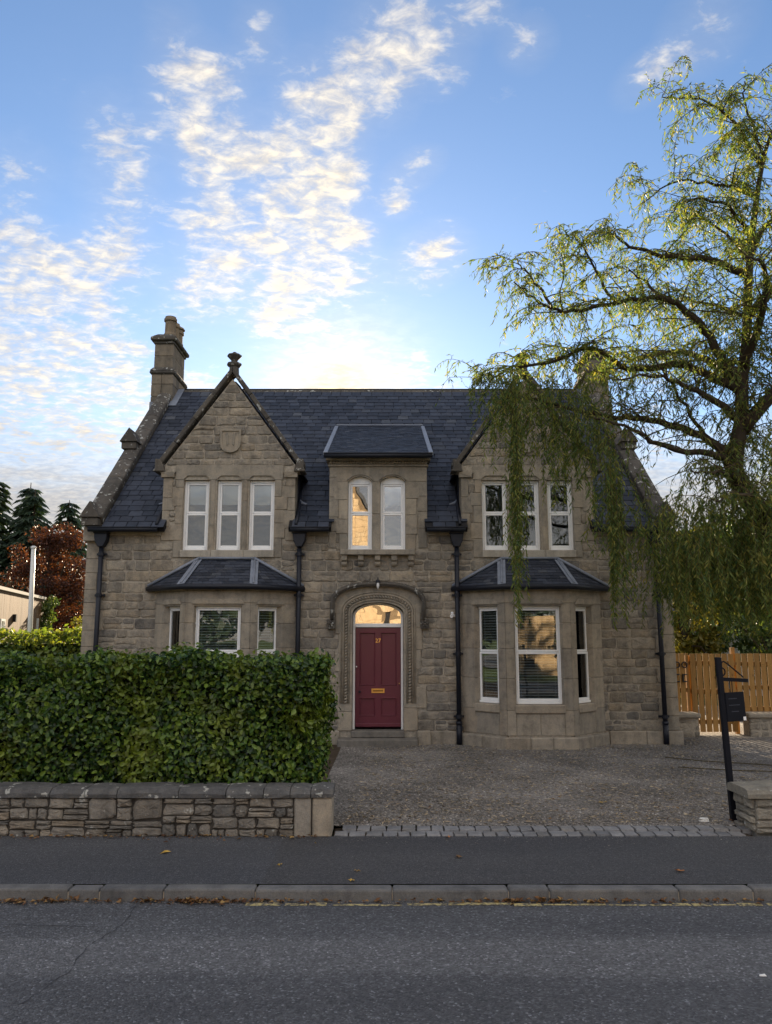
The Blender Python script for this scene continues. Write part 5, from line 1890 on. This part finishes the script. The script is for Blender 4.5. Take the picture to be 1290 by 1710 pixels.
for p, ln, dens, wan, d, g in strands:
    d = d.normalized()
    st = max(3, int(ln / .11))
    q = [p.copy()]
    for k in range(st):
        d = (d * .62 + Vector((rnd.uniform(-wan, wan), rnd.uniform(-wan, wan), g))).normalized()
        p = p + d * (ln / st)
        q.append(p.copy())
    tw.tube(q, [.0035 - .002 * k / st for k in range(st + 1)], 3, cap=False)
    nl = int(ln * dens)
    for k in range(nl):
        u = (k + rnd.random()) / nl * st
        i = min(int(u), st - 1)
        b = q[i].lerp(q[i + 1], u - i)
        t_ = (q[i + 1] - q[i]).normalized()
        a = Vector((rnd.gauss(0, 1), rnd.gauss(0, 1), 0)).normalized()
        LP.append(b)
        LA.append(t_ * .8 + a * .75 + Vector((0, 0, -.25)))
        LN.append((rnd.gauss(0, 1), rnd.gauss(0, 1), rnd.gauss(0, 1)))
        LL.append(rnd.uniform(.055, .125))
LP, LA, LN, LL = np.array([tuple(v) for v in LP]), np.array([tuple(v) for v in LA]), np.array(LN), np.array(LL)
V, F = leaf_arrays(LP, LA, LN, LL, LL * .215, .1)
tag(obj('crown', np_mesh('crown', V, F, M_WILLOW), None, willow), kind='stuff')
tag(tw.build('twigs', M_TWIG, willow, recalc=False), kind='stuff')


def crown_tree(name, loc, clumps, n, leaf, mat, label, trunk_r=.2, trunk_h=2.0, cat='tree', group=None, up=.2):
    """trunk and limbs with leaves gathered in clumps (x, y, z, radius)"""
    t_ = empty(name, loc, label, cat, group)
    tr = MB()
    b = Vector(loc)
    top = Vector((loc[0], loc[1], loc[2] + trunk_h))
    if trunk_r:
        tr.tube([b, b.lerp(top, .5) + Vector((rnd.uniform(-.1, .1), 0, 0)), top], [trunk_r * 1.2, trunk_r, trunk_r * .7], 8)
        for cl in clumps[::max(1, len(clumps) // 14)]:
            c = Vector(cl[:3])
            tr.tube([top - Vector((0, 0, .2)), top.lerp(c, .5) + Vector((0, 0, .25)), c], [trunk_r * .45, trunk_r * .25, .02], 5, cap=False)
        tr.build('trunk', M_BARK, t_)
    C = np.array([c[:3] for c in clumps])
    Rr = np.array([c[3] for c in clumps])
    idx = npr.choice(len(clumps), n, p=Rr ** 2 / (Rr ** 2).sum())
    D = unit(npr.normal(0, 1, (n, 3)))
    P = C[idx] + D * (Rr[idx] * npr.uniform(.25, 1, n) ** .6)[:, None] * np.array([1, 1, .8])
    Nn = unit(D * .6 + npr.normal(0, .7, (n, 3)) + np.array([0, 0, up]))
    A = npr.normal(0, 1, (n, 3)) + np.array([0, 0, -.2])
    L = npr.uniform(leaf * .6, leaf * 1.3, n)
    V, F = leaf_arrays(P, A, Nn, L, L * .6, .1)
    tag(obj('crown', np_mesh('crown', V, F, mat), None, t_), kind='stuff')
    return t_


def clumps(cx, cy, cz, rx, ry, rz, n, r0, r1):
    out = []
    while len(out) < n:
        v = Vector((rnd.uniform(-1, 1), rnd.uniform(-1, 1), rnd.uniform(-1, 1)))
        if .25 < v.length < 1:
            out.append((cx + v.x * rx, cy + v.y * ry, cz + v.z * rz, rnd.uniform(r0, r1)))
    return out


def conifer(x, y, h, r, label, n=5200):
    t_ = empty('conifer_tree', (x, y, 0), label, 'tree', 'conifers behind the timber building')
    m = MB().tube([(x, y, 0), (x, y, h * .6), (x, y, h)], [.25, .14, .02], 7)
    P, A = [], []
    z = h * .12
    while z < h * .985:
        k = 1 - z / h
        rr = r * (k ** .75) * rnd.uniform(.75, 1.12) + .12
        for j in range(8):
            az = rnd.uniform(0, 6.283)
            d = Vector((math.cos(az), math.sin(az), 0))
            q = [Vector((x, y, z)) + d * (rr * u) + Vector((0, 0, .22 * rr * u - .55 * rr * u * u)) for u in (0, .35, .7, 1.0)]
            m.tube(q, [.03, .022, .014, .006], 3, cap=False)
            for _ in range(int(6 + 26 * rr)):
                u = rnd.uniform(.12, 1)
                i = min(2, int(u / .34))
                b = q[0].lerp(q[3], u)
                b.z = z + .22 * rr * u - .55 * rr * u * u
                sd = Vector((-d.y, d.x, 0)) * rnd.uniform(-1, 1)
                P.append(b + sd * .10 * (1 - u * .5))
                A.append(d * .7 + sd * .9 + Vector((0, 0, -.45)))
        z += h * .026 * rnd.uniform(.8, 1.2)
    m.build('trunk', M_BARK, t_, recalc=False)
    P, A = np.array([tuple(v) for v in P]), np.array([tuple(v) for v in A])
    L = npr.uniform(.28, .65, len(P))
    V, F = leaf_arrays(P, A, npr.normal(0, .5, (len(P), 3)) + np.array([0, -.2, .8]), L, L * .26, .1)
    tag(obj('crown', np_mesh('crown', V, F, M_CONI), None, t_), kind='stuff')


conifer(-23.2, 45, 11.5, 3.4, 'dark conifer at the edge of the view, tallest behind the timber building')
conifer(-21.6, 46, 11.3, 3.0, 'slim dark conifer standing between the tallest conifer and the copper beech')
conifer(-20.6, 44.5, 10.6, 2.6, 'lower dark conifer with a thin tip next to the copper beech')
conifer(-19.6, 47, 10.4, 3.0, 'small dark conifer half hidden behind the top of the copper beech')

cl = clumps(-15.6, 36, 4.6, 1.75, 1.7, 2.5, 56, .4, .75) + clumps(-15.4, 36, 6.3, 1.1, 1.1, .9, 14, .3, .5) + clumps(-15.8, 36, 2.2, 1.7, 1.5, 1.6, 30, .4, .7)
crown_tree('copper_beech', (-15.8, 36.2, 0), cl, 24000, .13, M_BEECH, 'copper red beech tree beside the left end of the house', .25, 2.6)
crown_tree('golden_bush', (-13.0, 34, 0), clumps(-12.9, 34, 1.9, .8, .6, 1.6, 14, .3, .5), 2200, .14, M_GOLD, 'yellow leaved bush glowing under the copper beech', .08, 1.2, 'bush')

# the greenery behind the fence
crown_tree('golden_conifer', (9.2, 24, 0), [(9.2 + dx, 24 + rnd.uniform(-.3, .3), z, .34 * (1.15 - z / 6.6)) for dx in (-.6, -.15, .35, .8) for z in np.arange(.5, 5.55 - abs(dx - .1) * .6, .28)], 7000, .16, M_GOLD, 'golden tipped conifer rising behind the right end of the house', .1, 2, 'tree', up=.9)
crown_tree('leafy_tree', (12.2, 25, 0), clumps(12.4, 25, 4.1, 2.9, 1.8, 1.9, 46, .5, .9) + clumps(12.4, 25, 2.2, 2.6, 1.6, 1.0, 14, .4, .7), 15000, .18, M_BUSH, 'dark leafy tree behind the wooden fence and the willow', .2, 2.4)
crown_tree('leafy_bush', (10.4, 21, 0), clumps(10.6, 21, 1.9, 1.3, .8, 1.2, 20, .35, .6), 4500, .12, M_BUSH, 'sunlit bush just over the top of the wooden fence', .06, .8, 'bush')
crown_tree('leafy_tree', (15.5, 34, 0), clumps(15.2, 34, 4.4, 3.4, 2.0, 3.0, 46, .7, 1.1), 10000, .26, M_BUSH, 'tree far behind the willow at the edge of the view', .25, 2.6)

# ------------------------------------------------------------------ fence, gate and the stub walls by it
def fence(name, x0, x1, y, z0, z1, label, cat, rails=(.35, .95, 1.5), step=0.0, group=None, pitch=.138):
    t_ = empty(name, ((x0 + x1) / 2, y, 0), label, cat, group)
    x = x0
    while x < x1 - .03:
        w = min(pitch - .025 + rnd.uniform(-.004, .004), x1 - x)
        MB().box(x, x + w, y + rnd.uniform(-.004, .004), y + .022, z0 + rnd.uniform(0, .006), z1 + rnd.uniform(-.006, .006)).build('board', M_FENCE, t_)
        x += pitch
    for z in rails:
        MB().box(x0, x1, y + .030, y + .075, z - .045, z + .045).build('rail', M_FENCE, t_)
    return t_


fl = fence('wooden_fence', 5.95, 6.56, 17.02, .02, 1.72, 'narrow panel of golden wooden boards between the house and the gate', 'fence')
gate = fence('wooden_gate', 6.585, 7.56, 16.98, .07, 1.715, 'golden wooden garden gate of upright boards with light showing under it', 'gate', rails=(.28, .92, 1.52))
for x, z, ring in ((6.30, 1.48, 1), (6.46, 1.48, 1), (6.30, 1.20, 0), (6.46, 1.20, 0)):
    m = MB()
    if ring:
        m.tube([(x + .055 * math.cos(k * .5236), 16.985, z + .06 * math.sin(k * .5236)) for k in range(13)], .013, 6)
    else:
        m.box(x - .055, x - .032, 16.97, 17.01, z - .085, z + .085).box(x - .032, x + .04, 16.97, 17.01, z + .063, z + .085).box(x - .032, x + .04, 16.97, 17.01, z - .085, z - .063)
    m.build('iron_ring' if ring else 'iron_staple', M_IRON, fl)
fr_ = fence('wooden_fence', 7.58, 10.8, 17.02, .30, 1.72, 'wider run of golden wooden boards on the stone wall past the gate', 'fence', rails=(.55, 1.0, 1.5))
for x in (6.572, 7.57):
    MB().box(x - .04, x + .04, 17.08, 17.16, 0, 1.85 if x > 7 else 1.68).build('gate_post', M_FENCE, gate)
for nm, a, b, lab in (('stub_wall', 6.12, 6.555, 'small squat stone wall end with a sunlit cap between the house and the gate'), ('stub_wall', 7.60, 10.8, 'low stone wall with a pale rounded cap below the fence past the gate')):
    t_ = empty(nm, ((a + b) / 2, 16.7, 0), lab, 'wall')
    MB().box(a + .02, b - .02, 16.60, 16.94, -.02, .40).build('wall_core', M_MORTAR, t_)
    z = .0
    while z < .38:
        h = min(rnd.uniform(.10, .16), .40 - z)
        x = a
        while x < b - .02:
            w = min(rnd.uniform(.14, .36), b - x)
            if b - x - w < .08:
                w = b - x
            rubble_stone(x, x + w, z, z + h, 16.60).build('stone', M_RUBBLE, t_, recalc=False)
            x += w
        z += h
    x = a - .03
    while x < b:
        w = min(.8, b + .03 - x)
        MB().box(x + .003, x + w - .003, 16.54, 16.97, .40, .50).build('coping_stone', M_DRESS, t_, bevel=.03, seg=2)
        x += w

# ------------------------------------------------------------------ sign post
sg = empty('sign_post', (3.79, 8.83, .1), 'black post with a small black board hanging from its iron arm, beside the drive', 'sign')
MB().hexa([(3.765, 8.80, .05), (3.825, 8.80, .05), (3.825, 8.86, .05), (3.765, 8.86, .05)], [(3.712, 8.80, 1.86), (3.768, 8.80, 1.86), (3.768, 8.86, 1.86), (3.712, 8.86, 1.86)]).build('post', M_BLACK, sg, bevel=.004)
arm = MB().hexa([(3.76, 8.815, 1.60), (4.05, 8.80, 1.585), (4.05, 8.845, 1.585), (3.76, 8.845, 1.60)], [(3.76, 8.815, 1.64), (4.05, 8.80, 1.625), (4.05, 8.845, 1.625), (3.76, 8.845, 1.64)]).build('arm', M_BLACK, sg)
MB().tube([(3.77, 8.83, 1.80), (3.80, 8.83, 1.815), (3.84, 8.83, 1.79), (3.92, 8.83, 1.72), (3.99, 8.83, 1.66), (4.01, 8.83, 1.64)], .008, 6).build('brace', M_BLACK, sg)
MB().tube([(3.775 + .035 * math.cos(a_ * .5), 8.83, 1.70 + .045 * math.sin(a_ * .5)) for a_ in range(-3, 8)], .008, 6).build('scroll', M_BLACK, sg)
for x in (3.85, 3.875):
    MB().tube([(x, 8.825, 1.61), (x, 8.825, 1.475)], .005, 6).build('hanger', M_BLACK, sg)
MS = T((3.895, 8.825, 1.32)) @ Matrix.Rotation(RD(-2), 4, 'Y') @ Matrix.Rotation(RD(12), 4, 'Z')
bd = MB().box(-.118, .118, -.011, .011, -.158, .158).build('board', M_BLACK, sg, bevel=.004, M=MS)
o = MB().box(.08, .113, -.014, -.0115, -.152, -.112).build('sticker', M_WHITE)
o.parent = bd
m = MB()
for k, (a, b) in enumerate(((-.085, .02), (-.085, .05), (-.06, .03))):
    m.box(a, b, -.0135, -.0112, .085 - k * .07, .093 - k * .07)
o = m.build('faint_line', flat_mat('dull_sign_line', (.035, .04, .06), .4, .4))
o.parent = bd

# ------------------------------------------------------------------ the timber building and pole on the left
tb = empty('timber_building', (-14, 27, 0), 'low flat roofed building clad in upright timber boards beyond the hedges', 'building')
A_, B_ = Vector((-11.55, 22.5, 0)), Vector((-13.45, 30.5, 0))
ux = (B_ - A_)
TL = ux.length
ux.normalize()
uy = Vector((-ux.y, ux.x, 0))           # into the building
if uy.x > 0:
    uy = -uy
MT = Matrix((ux.to_4d(), uy.to_4d(), (0, 0, 1, 0), (0, 0, 0, 1))).transposed()
MT = T(A_) @ Matrix(((ux.x, uy.x, 0, 0), (ux.y, uy.y, 0, 0), (0, 0, 1, 0), (0, 0, 0, 1)))
tw_open = [(1.55, 2.10, .9, 2.62), (5.55, 5.85, 1.2, 2.75), (7.0, 7.25, 1.2, 2.75)]
core = cell_slab([0, TL] + [o_[i] for o_ in tw_open for i in (0, 1)], [0, 3.5] + [o_[i] for o_ in tw_open for i in (2, 3)], .03, .25, lambda x, z: not any(a < x < b and c < z < d for a, b, c, d in tw_open))
core.box(0, TL, 5.8, 6.0, 0, 3.5).box(0, .2, .26, 5.79, 0, 3.5).box(TL - .2, TL, .26, 5.79, 0, 3.5).box(.2, TL - .2, .26, 5.79, 3.3, 3.45)
tbw = core.build('wall', M_CLAD, tb, recalc=False, M=MT)
x = 0.0
while x < TL - .01:
    w = min(.145, TL - x)
    cuts = [(c, d) for a, b, c, d in tw_open if a < x + w and b > x]
    segs = [(0.02, 3.5)] if not cuts else [(0.02, cuts[0][0]), (cuts[0][1], 3.5)]
    for a, b in segs:
        o = MB().box(x + .002, x + w - .002, rnd.uniform(0, .003), .029, a, b).build('board', M_CLAD)
        o.parent = tbw
    x += w
o = MB().box(-.05, TL + .05, -.06, 6.05, 3.50, 3.60).build('roof_edge', flat_mat('roof_edge_metal', (.22, .21, .20), .5, .4), None, M=MT)
o.parent = tb
o.matrix_parent_inverse = T((14, -27, 0))
for k, (a, b, c, d) in enumerate(tw_open):
    f = .07
    o = MB().box(a, a + f, -.03, .12, c, d).box(b - f, b, -.03, .12, c, d).box(a + f, b - f, -.03, .12, d - f, d).box(a + f, b - f, -.03, .12, c, c + f).build('window', M_UPVC if k == 0 else M_GREY)
    o.parent = tbw
    p = MB().box(a + f, b - f, .05, .06, c + f, d - f).build('window_pane', M_GLASS)
    p.parent = tbw
o = MB().box(3.15, 3.32, -.10, .0, 2.55, 2.80).build('wall_lamp', M_DARK)
o.parent = tbw
crown_tree('climbing_shrub', (-13.35, 30.2, 0), [(-13.25 + rnd.uniform(-.15, .3), 30.2 + rnd.uniform(-.2, .2), z, .30) for z in np.arange(.4, 3.55, .2)], 2600, .12, M_BUSH, 'narrow green climber covering the end of the timber building', .05, 2.5, 'shrub')
pole = empty('pole', (-9.66, 21.3, 0), 'slim white pole standing before the timber building', 'pole')
MB().tube([(-9.66, 21.3, 0), (-9.74, 21.3, 2.4), (-9.80, 21.3, 4.5)], [.075, .065, .055], 12).build('shaft', M_POLE, pole, smooth=True)
MB().lathe(-9.80, 21.3, [(.075, 4.50), (.075, 4.54), (.03, 4.57)], 12).build('cap', M_POLE, pole)

# a rendered house behind the fence
nh = empty('neighbour_house', (12.5, 29, 0), 'grey rendered house glimpsed behind the wooden fence', 'house')
op = [(10.6, 11.5, 1.0, 2.2), (12.6, 13.5, 1.0, 2.2), (14.6, 15.5, 1.0, 2.2)]
nw = cell_slab([9.2, 17.5] + [o_[i] for o_ in op for i in (0, 1)], [0, 2.9] + [o_[i] for o_ in op for i in (2, 3)], 28, 28.3, lambda x, z: not any(a < x < b and c < z < d for a, b, c, d in op))
nw.box(9.2, 17.5, 34, 34.2, 0, 2.9).box(9.2, 9.4, 28.31, 33.99, 0, 2.9).box(17.3, 17.5, 28.31, 33.99, 0, 2.9)
nwo = nw.build('wall', M_GREY, nh, recalc=False)
MB().prism_x([(27.7, 2.85), (31.1, 4.6), (34.5, 2.85)], 9.0, 17.7).build('roof', M_SLATE, nh)
for a, b, c, d in op:
    f = .06
    MB().box(a, a + f, 28.02, 28.1, c, d).box(b - f, b, 28.02, 28.1, c, d).box(a + f, b - f, 28.02, 28.1, d - f, d).box(a + f, b - f, 28.02, 28.1, c, c + f).build('window', M_UPVC, nwo)
    MB().box(a + f, b - f, 28.05, 28.06, c + f, d - f).build('window_pane', M_GLASS, nwo)

# ------------------------------------------------------------------ across the street: what the windows mirror
M_SAND = stone_mat('sandstone', [(.42, .31, .19), (.45, .33, .20), (.38, .28, .17), (.44, .34, .22)], mott=.45, bs=.4)
ah = empty('opposite_house', (-2.2, -11, 0), 'sunlit golden sandstone house facing the street, mirrored in the windows', 'house')
op = [(-4.4, -3.4, .9, 2.6), (-2.5, -1.6, .2, 2.4), (1.4, 2.6, .9, 2.6), (-4.2, -3.2, 4.0, 5.6), (-1.9, -1.1, 4.0, 5.6), (-.15, .3, 2.3, 3.7)]
aw = cell_slab([-5.3, 4.6, -.2] + [o_[i] for o_ in op for i in (0, 1)], [0, 4.2, 6.6] + [o_[i] for o_ in op for i in (2, 3)], -9.4, -9.0, lambda x, z: (z < 4.2 or x < -.2) and not any(a < x < b and c < z < d for a, b, c, d in op))
aw.prism([(-5.3, 6.6), (-.2, 6.6), (-2.75, 10.6)], -9.4, -9.0)
aw.box(-5.3, -5.0, -15.6, -9.41, 0, 6.6).box(4.3, 4.6, -15.6, -9.41, 0, 4.2).box(-5.3, 4.6, -16, -15.61, 0, 4.2).box(-5.3, -.2, -16, -15.61, 4.2, 6.6).box(-.5, -.2, -15.6, -9.41, 0, 6.6)
awo = aw.build('wall', flat_mat('dark_sand_mortar', (.15, .11, .07), .95, .1, .2, .5, 9), ah, recalc=False)
m = MB()
z = .1
while z < 9.9:
    h = rnd.uniform(.22, .34)
    xl, xr = -5.28, (4.58 if z + h < 4.2 else -.22)
    if z > 6.5:
        k = 1 - (z + h - 6.6) / 4.0
        xl, xr = -2.75 - 2.55 * k + .1, -2.75 + 2.55 * k - .1
    x = xl
    while x < xr - .1:
        w = min(rnd.uniform(.35, .7), xr - x)
        if not any(a < x + w and b > x and c < z + h and d > z for a, b, c, d in op):
            m.box(x + .008, x + w - .008, -9.02, -8.985 + rnd.uniform(-.008, .012), z + .008, z + h - .008)
        x += w
    z += h
tag(m.build('rubble_stones', M_SAND, awo, recalc=False), kind='stuff')
MB().hexa([(-5.5, -16, 6.5), (-2.75, -16, 10.6), (-2.75, -9.3, 10.6), (-5.5, -9.3, 6.5)], [(-5.6, -16, 6.65), (-2.75, -16, 10.8), (-2.75, -9.3, 10.8), (-5.6, -9.3, 6.65)]).hexa([(-2.75, -16, 10.6), (0, -16, 6.5), (0, -9.3, 6.5), (-2.75, -9.3, 10.6)], [(-2.75, -16, 10.8), (.1, -16, 6.65), (.1, -9.3, 6.65), (-2.75, -9.3, 10.8)]).box(-.19, 4.8, -16, -8.8, 4.2, 4.4).build('roof', M_SLATE, ah)
for a, b, c, d in op:
    MB().box(a, b, -9.25, -9.2, c, d).build('window', M_DARK, awo)
crown_tree('street_tree', (4.9, -7.0, 0), clumps(5.0, -7.0, 3.4, 1.1, 1.2, 1.5, 22, .5, .8), 3500, .2, M_BUSH, 'leafy tree across the street in front of the sandstone house', .2, 2.6)
crown_tree('street_tree', (10.2, -8.0, 0), clumps(10.8, -8.0, 3.6, 2.8, 1.4, 2.6, 34, .6, 1.0), 6000, .24, M_BUSH, 'broad tree across the street beyond the end of the sandstone house', .25, 2.6)
P = []
for _ in range(900):                      # the wood that closes the view down the far side of the street
    a = rnd.uniform(-1.0, 1.0) * 2.3
    q = Vector((math.sin(a) * 46, -math.cos(a) * 26 + 2, rnd.uniform(.3, 1) ** .7 * (6.2 + 1.2 * math.sin(a * 9) + .8 * math.sin(a * 23))))
    if not (q.y > 4 and abs(q.x) < 30):
        P.append(q)
n = 16000
C = np.array([tuple(v) for v in P])[npr.integers(0, len(P), n)]
D = unit(npr.normal(0, 1, (n, 3)))
V, F = leaf_arrays(C + D * npr.uniform(.3, 1.5, (n, 1)), npr.normal(0, 1, (n, 3)), D + npr.normal(0, .5, (n, 3)), npr.uniform(.5, 1.0, n), npr.uniform(.4, .7, n), .1)
tag(obj('woodland', np_mesh('woodland', V, F, M_CONI)), kind='stuff')
gwall = empty('boundary_wall', (8.8, -9.5, 0), 'golden stone wall between the trees across the street', 'wall')
MB().box(4.7, 18, -9.9, -9.5, 0, 3.0).build('wall_face', M_SAND, gwall)
slm = empty('street_lamp', (-4.2, -2.2, .1), 'grey street lamp across the street mirrored in an upper window', 'lamp')
MB().tube([(-4.9, -2.0, .1), (-4.9, -2.0, 1.2), (-4.9, -2.0, 5.6)], [.08, .07, .045], 10).build('column', M_POLE, slm, smooth=True)
MB().box(-4.98, -4.82, -1.95, -1.35, 5.58, 5.68).build('lantern', M_GREY, slm, bevel=.03)

# ------------------------------------------------------------------ fallen leaves and litter
def leaf_on(x, y, z, size, label, mat=None, lobes=5, cat='leaf', group='fallen leaves on the ground'):
    vs, fs = [(0, 0, .006)], []
    k = lobes * 2
    for i in range(k):
        r = size * (1 if i % 2 == 0 else .48) * rnd.uniform(.8, 1.1)
        a = 2 * math.pi * i / k
        vs.append((r * math.cos(a), r * .75 * math.sin(a), rnd.uniform(0, .018)))
    fs = [(0, i + 1, (i + 1) % k + 1) for i in range(k)]
    o = MB().add(vs, fs).build('fallen_leaf', mat or M_DEAD, None, M=T((x, y, z)) @ Matrix.Rotation(rnd.uniform(0, 6.28), 4, 'Z'))
    tag(o, label, cat, group)
    return o


PZ = .116
M_YL = flat_mat('yellow_fallen_leaf', (.42, .27, .06), .7, .2, .2)
M_OR = flat_mat('orange_fallen_leaf', (.34, .14, .045), .7, .2, .25)
leaf_on(2.62, 9.75, gz(9.75) + .02, .075, 'yellow fallen leaf lying alone on the gravel drive', M_YL)
leaf_on(2.51, 6.98, PZ, .055, 'orange brown fallen leaf on the pavement near the sign post side', M_OR)
leaf_on(.66, 7.40, PZ, .05, 'curled brown fallen leaf in the middle of the pavement below the bay', M_DEAD)
leaf_on(.62, 8.10, PZ, .045, 'small orange fallen leaf against the front row of setts', M_OR)
leaf_on(-.93, 7.15, PZ, .04, 'pale fallen leaf on the pavement patch beside the tarred joint', M_YL)
leaf_on(-.25, 6.98, PZ, .038, 'thin yellow brown fallen leaf on the pavement close to the kerb', M_DEAD)
leaf_on(-2.05, 7.55, PZ, .07, 'long pale straw coloured leaf on the pavement before the rubble wall', M_YL, lobes=3)
leaf_on(-.28, 6.72, PZ, .04, 'ochre fallen leaf lying right behind the kerb edge', M_YL)
# drift of dead leaves in the gutter and along the foot of the wall
n = 900
X = np.concatenate([npr.uniform(-4.2, 4.2, 380), npr.normal(-1.35, .28, 130), npr.normal(-2.9, .22, 60), npr.normal(1.25, .3, 80), npr.uniform(-4.5, -.6, 150), npr.uniform(-.5, 5.2, 100)])
Y = np.concatenate([6.50 - npr.exponential(.022, 650), 8.13 - npr.exponential(.045, 150), 8.75 + npr.exponential(.9, 100)])
Z = np.concatenate([np.full(650, .030), np.full(150, .118), np.array([gz(y) + .02 for y in Y[800:]])]) + npr.uniform(0, .012, n)
P = np.stack([X, Y, Z], 1)
A = np.stack([npr.normal(0, 1, n), npr.normal(0, .5, n), npr.uniform(-.05, .35, n)], 1)
L = npr.uniform(.018, .055, n)
V, F = leaf_arrays(P, A, npr.normal(0, .35, (n, 3)) + np.array([0, 0, 1]), L, L * .65, .25)
tag(obj('leaf_litter', np_mesh('leaf_litter', V, F, M_DEAD)), kind='stuff')
# straw of dry willow leaves over the drive
n = 5200
Y = 8.66 + 7.5 * npr.uniform(0, 1, n) ** 1.25
P = np.stack([npr.uniform(-.45, 6.2, n), Y, np.array([gz(y) + .016 for y in Y]) + npr.uniform(0, .012, n)], 1)
A = np.stack([npr.normal(0, 1, n), npr.normal(0, 1, n), npr.uniform(-.12, .2, n)], 1)
L = npr.uniform(.035, .085, n)
V, F = leaf_arrays(P, A, npr.normal(0, .4, (n, 3)) + np.array([0, 0, 1]), L, L * .2, .2)
tag(obj('willow_leaf_litter', np_mesh('willow_leaf_litter', V, F, leaf_mat('dry_willow_leaf', [(0, (.22, .17, .12)), (.6, (.34, .27, .19)), (1, (.45, .37, .26))], .1, .8))), kind='stuff')
st = MB()
k = 14
ring = [(.06 * math.cos(2 * math.pi * i / k) * rnd.uniform(.75, 1.1), .04 * math.sin(2 * math.pi * i / k) * rnd.uniform(.75, 1.1)) for i in range(k)]
st.add([(a, b, 0) for a, b in ring] + [(a * .8, b * .8, .03 + rnd.uniform(-.006, .006)) for a, b in ring] + [(0, 0, .04)], [(i, (i + 1) % k, (i + 1) % k + k, i + k) for i in range(k)] + [(i + k, (i + 1) % k + k, 2 * k) for i in range(k)])
tag(st.build('white_stone', stone_mat('white_quartz', [(.6, .6, .58), (.66, .65, .62)], mott=.2), None, M=T((3.46, 8.80, .11))), 'white stone at the edge of the gravel near the foot of the sign post', 'stone')
pm = MB().hexa([(-.022, -.008, .002), (.022, -.010, .002), (.018, .008, .002), (-.018, .007, .002)], [(-.019, -.007, .008), (.019, -.008, .006), (.016, .007, .011), (-.016, .006, .007)])
tag(pm.build('paper_scrap', M_WHITE, None, M=T((2.33, 5.16, .022))), 'scrap of white paper lying on the road', 'litter')
# surface root or fallen twigs under the willow
m = MB()
for pts in ([(4.75, 13.6, .06), (5.2, 13.1, .075), (5.8, 12.8, .08), (6.5, 12.3, .1)], [(4.6, 12.6, .06), (5.3, 12.2, .08), (6.0, 12.0, .09)]):
    m.tube(spline(pts, 4), .008, 5)
tag(m.build('fallen_branch', M_TWIG), 'thin bare branches lying on the gravel under the willow', 'branch')
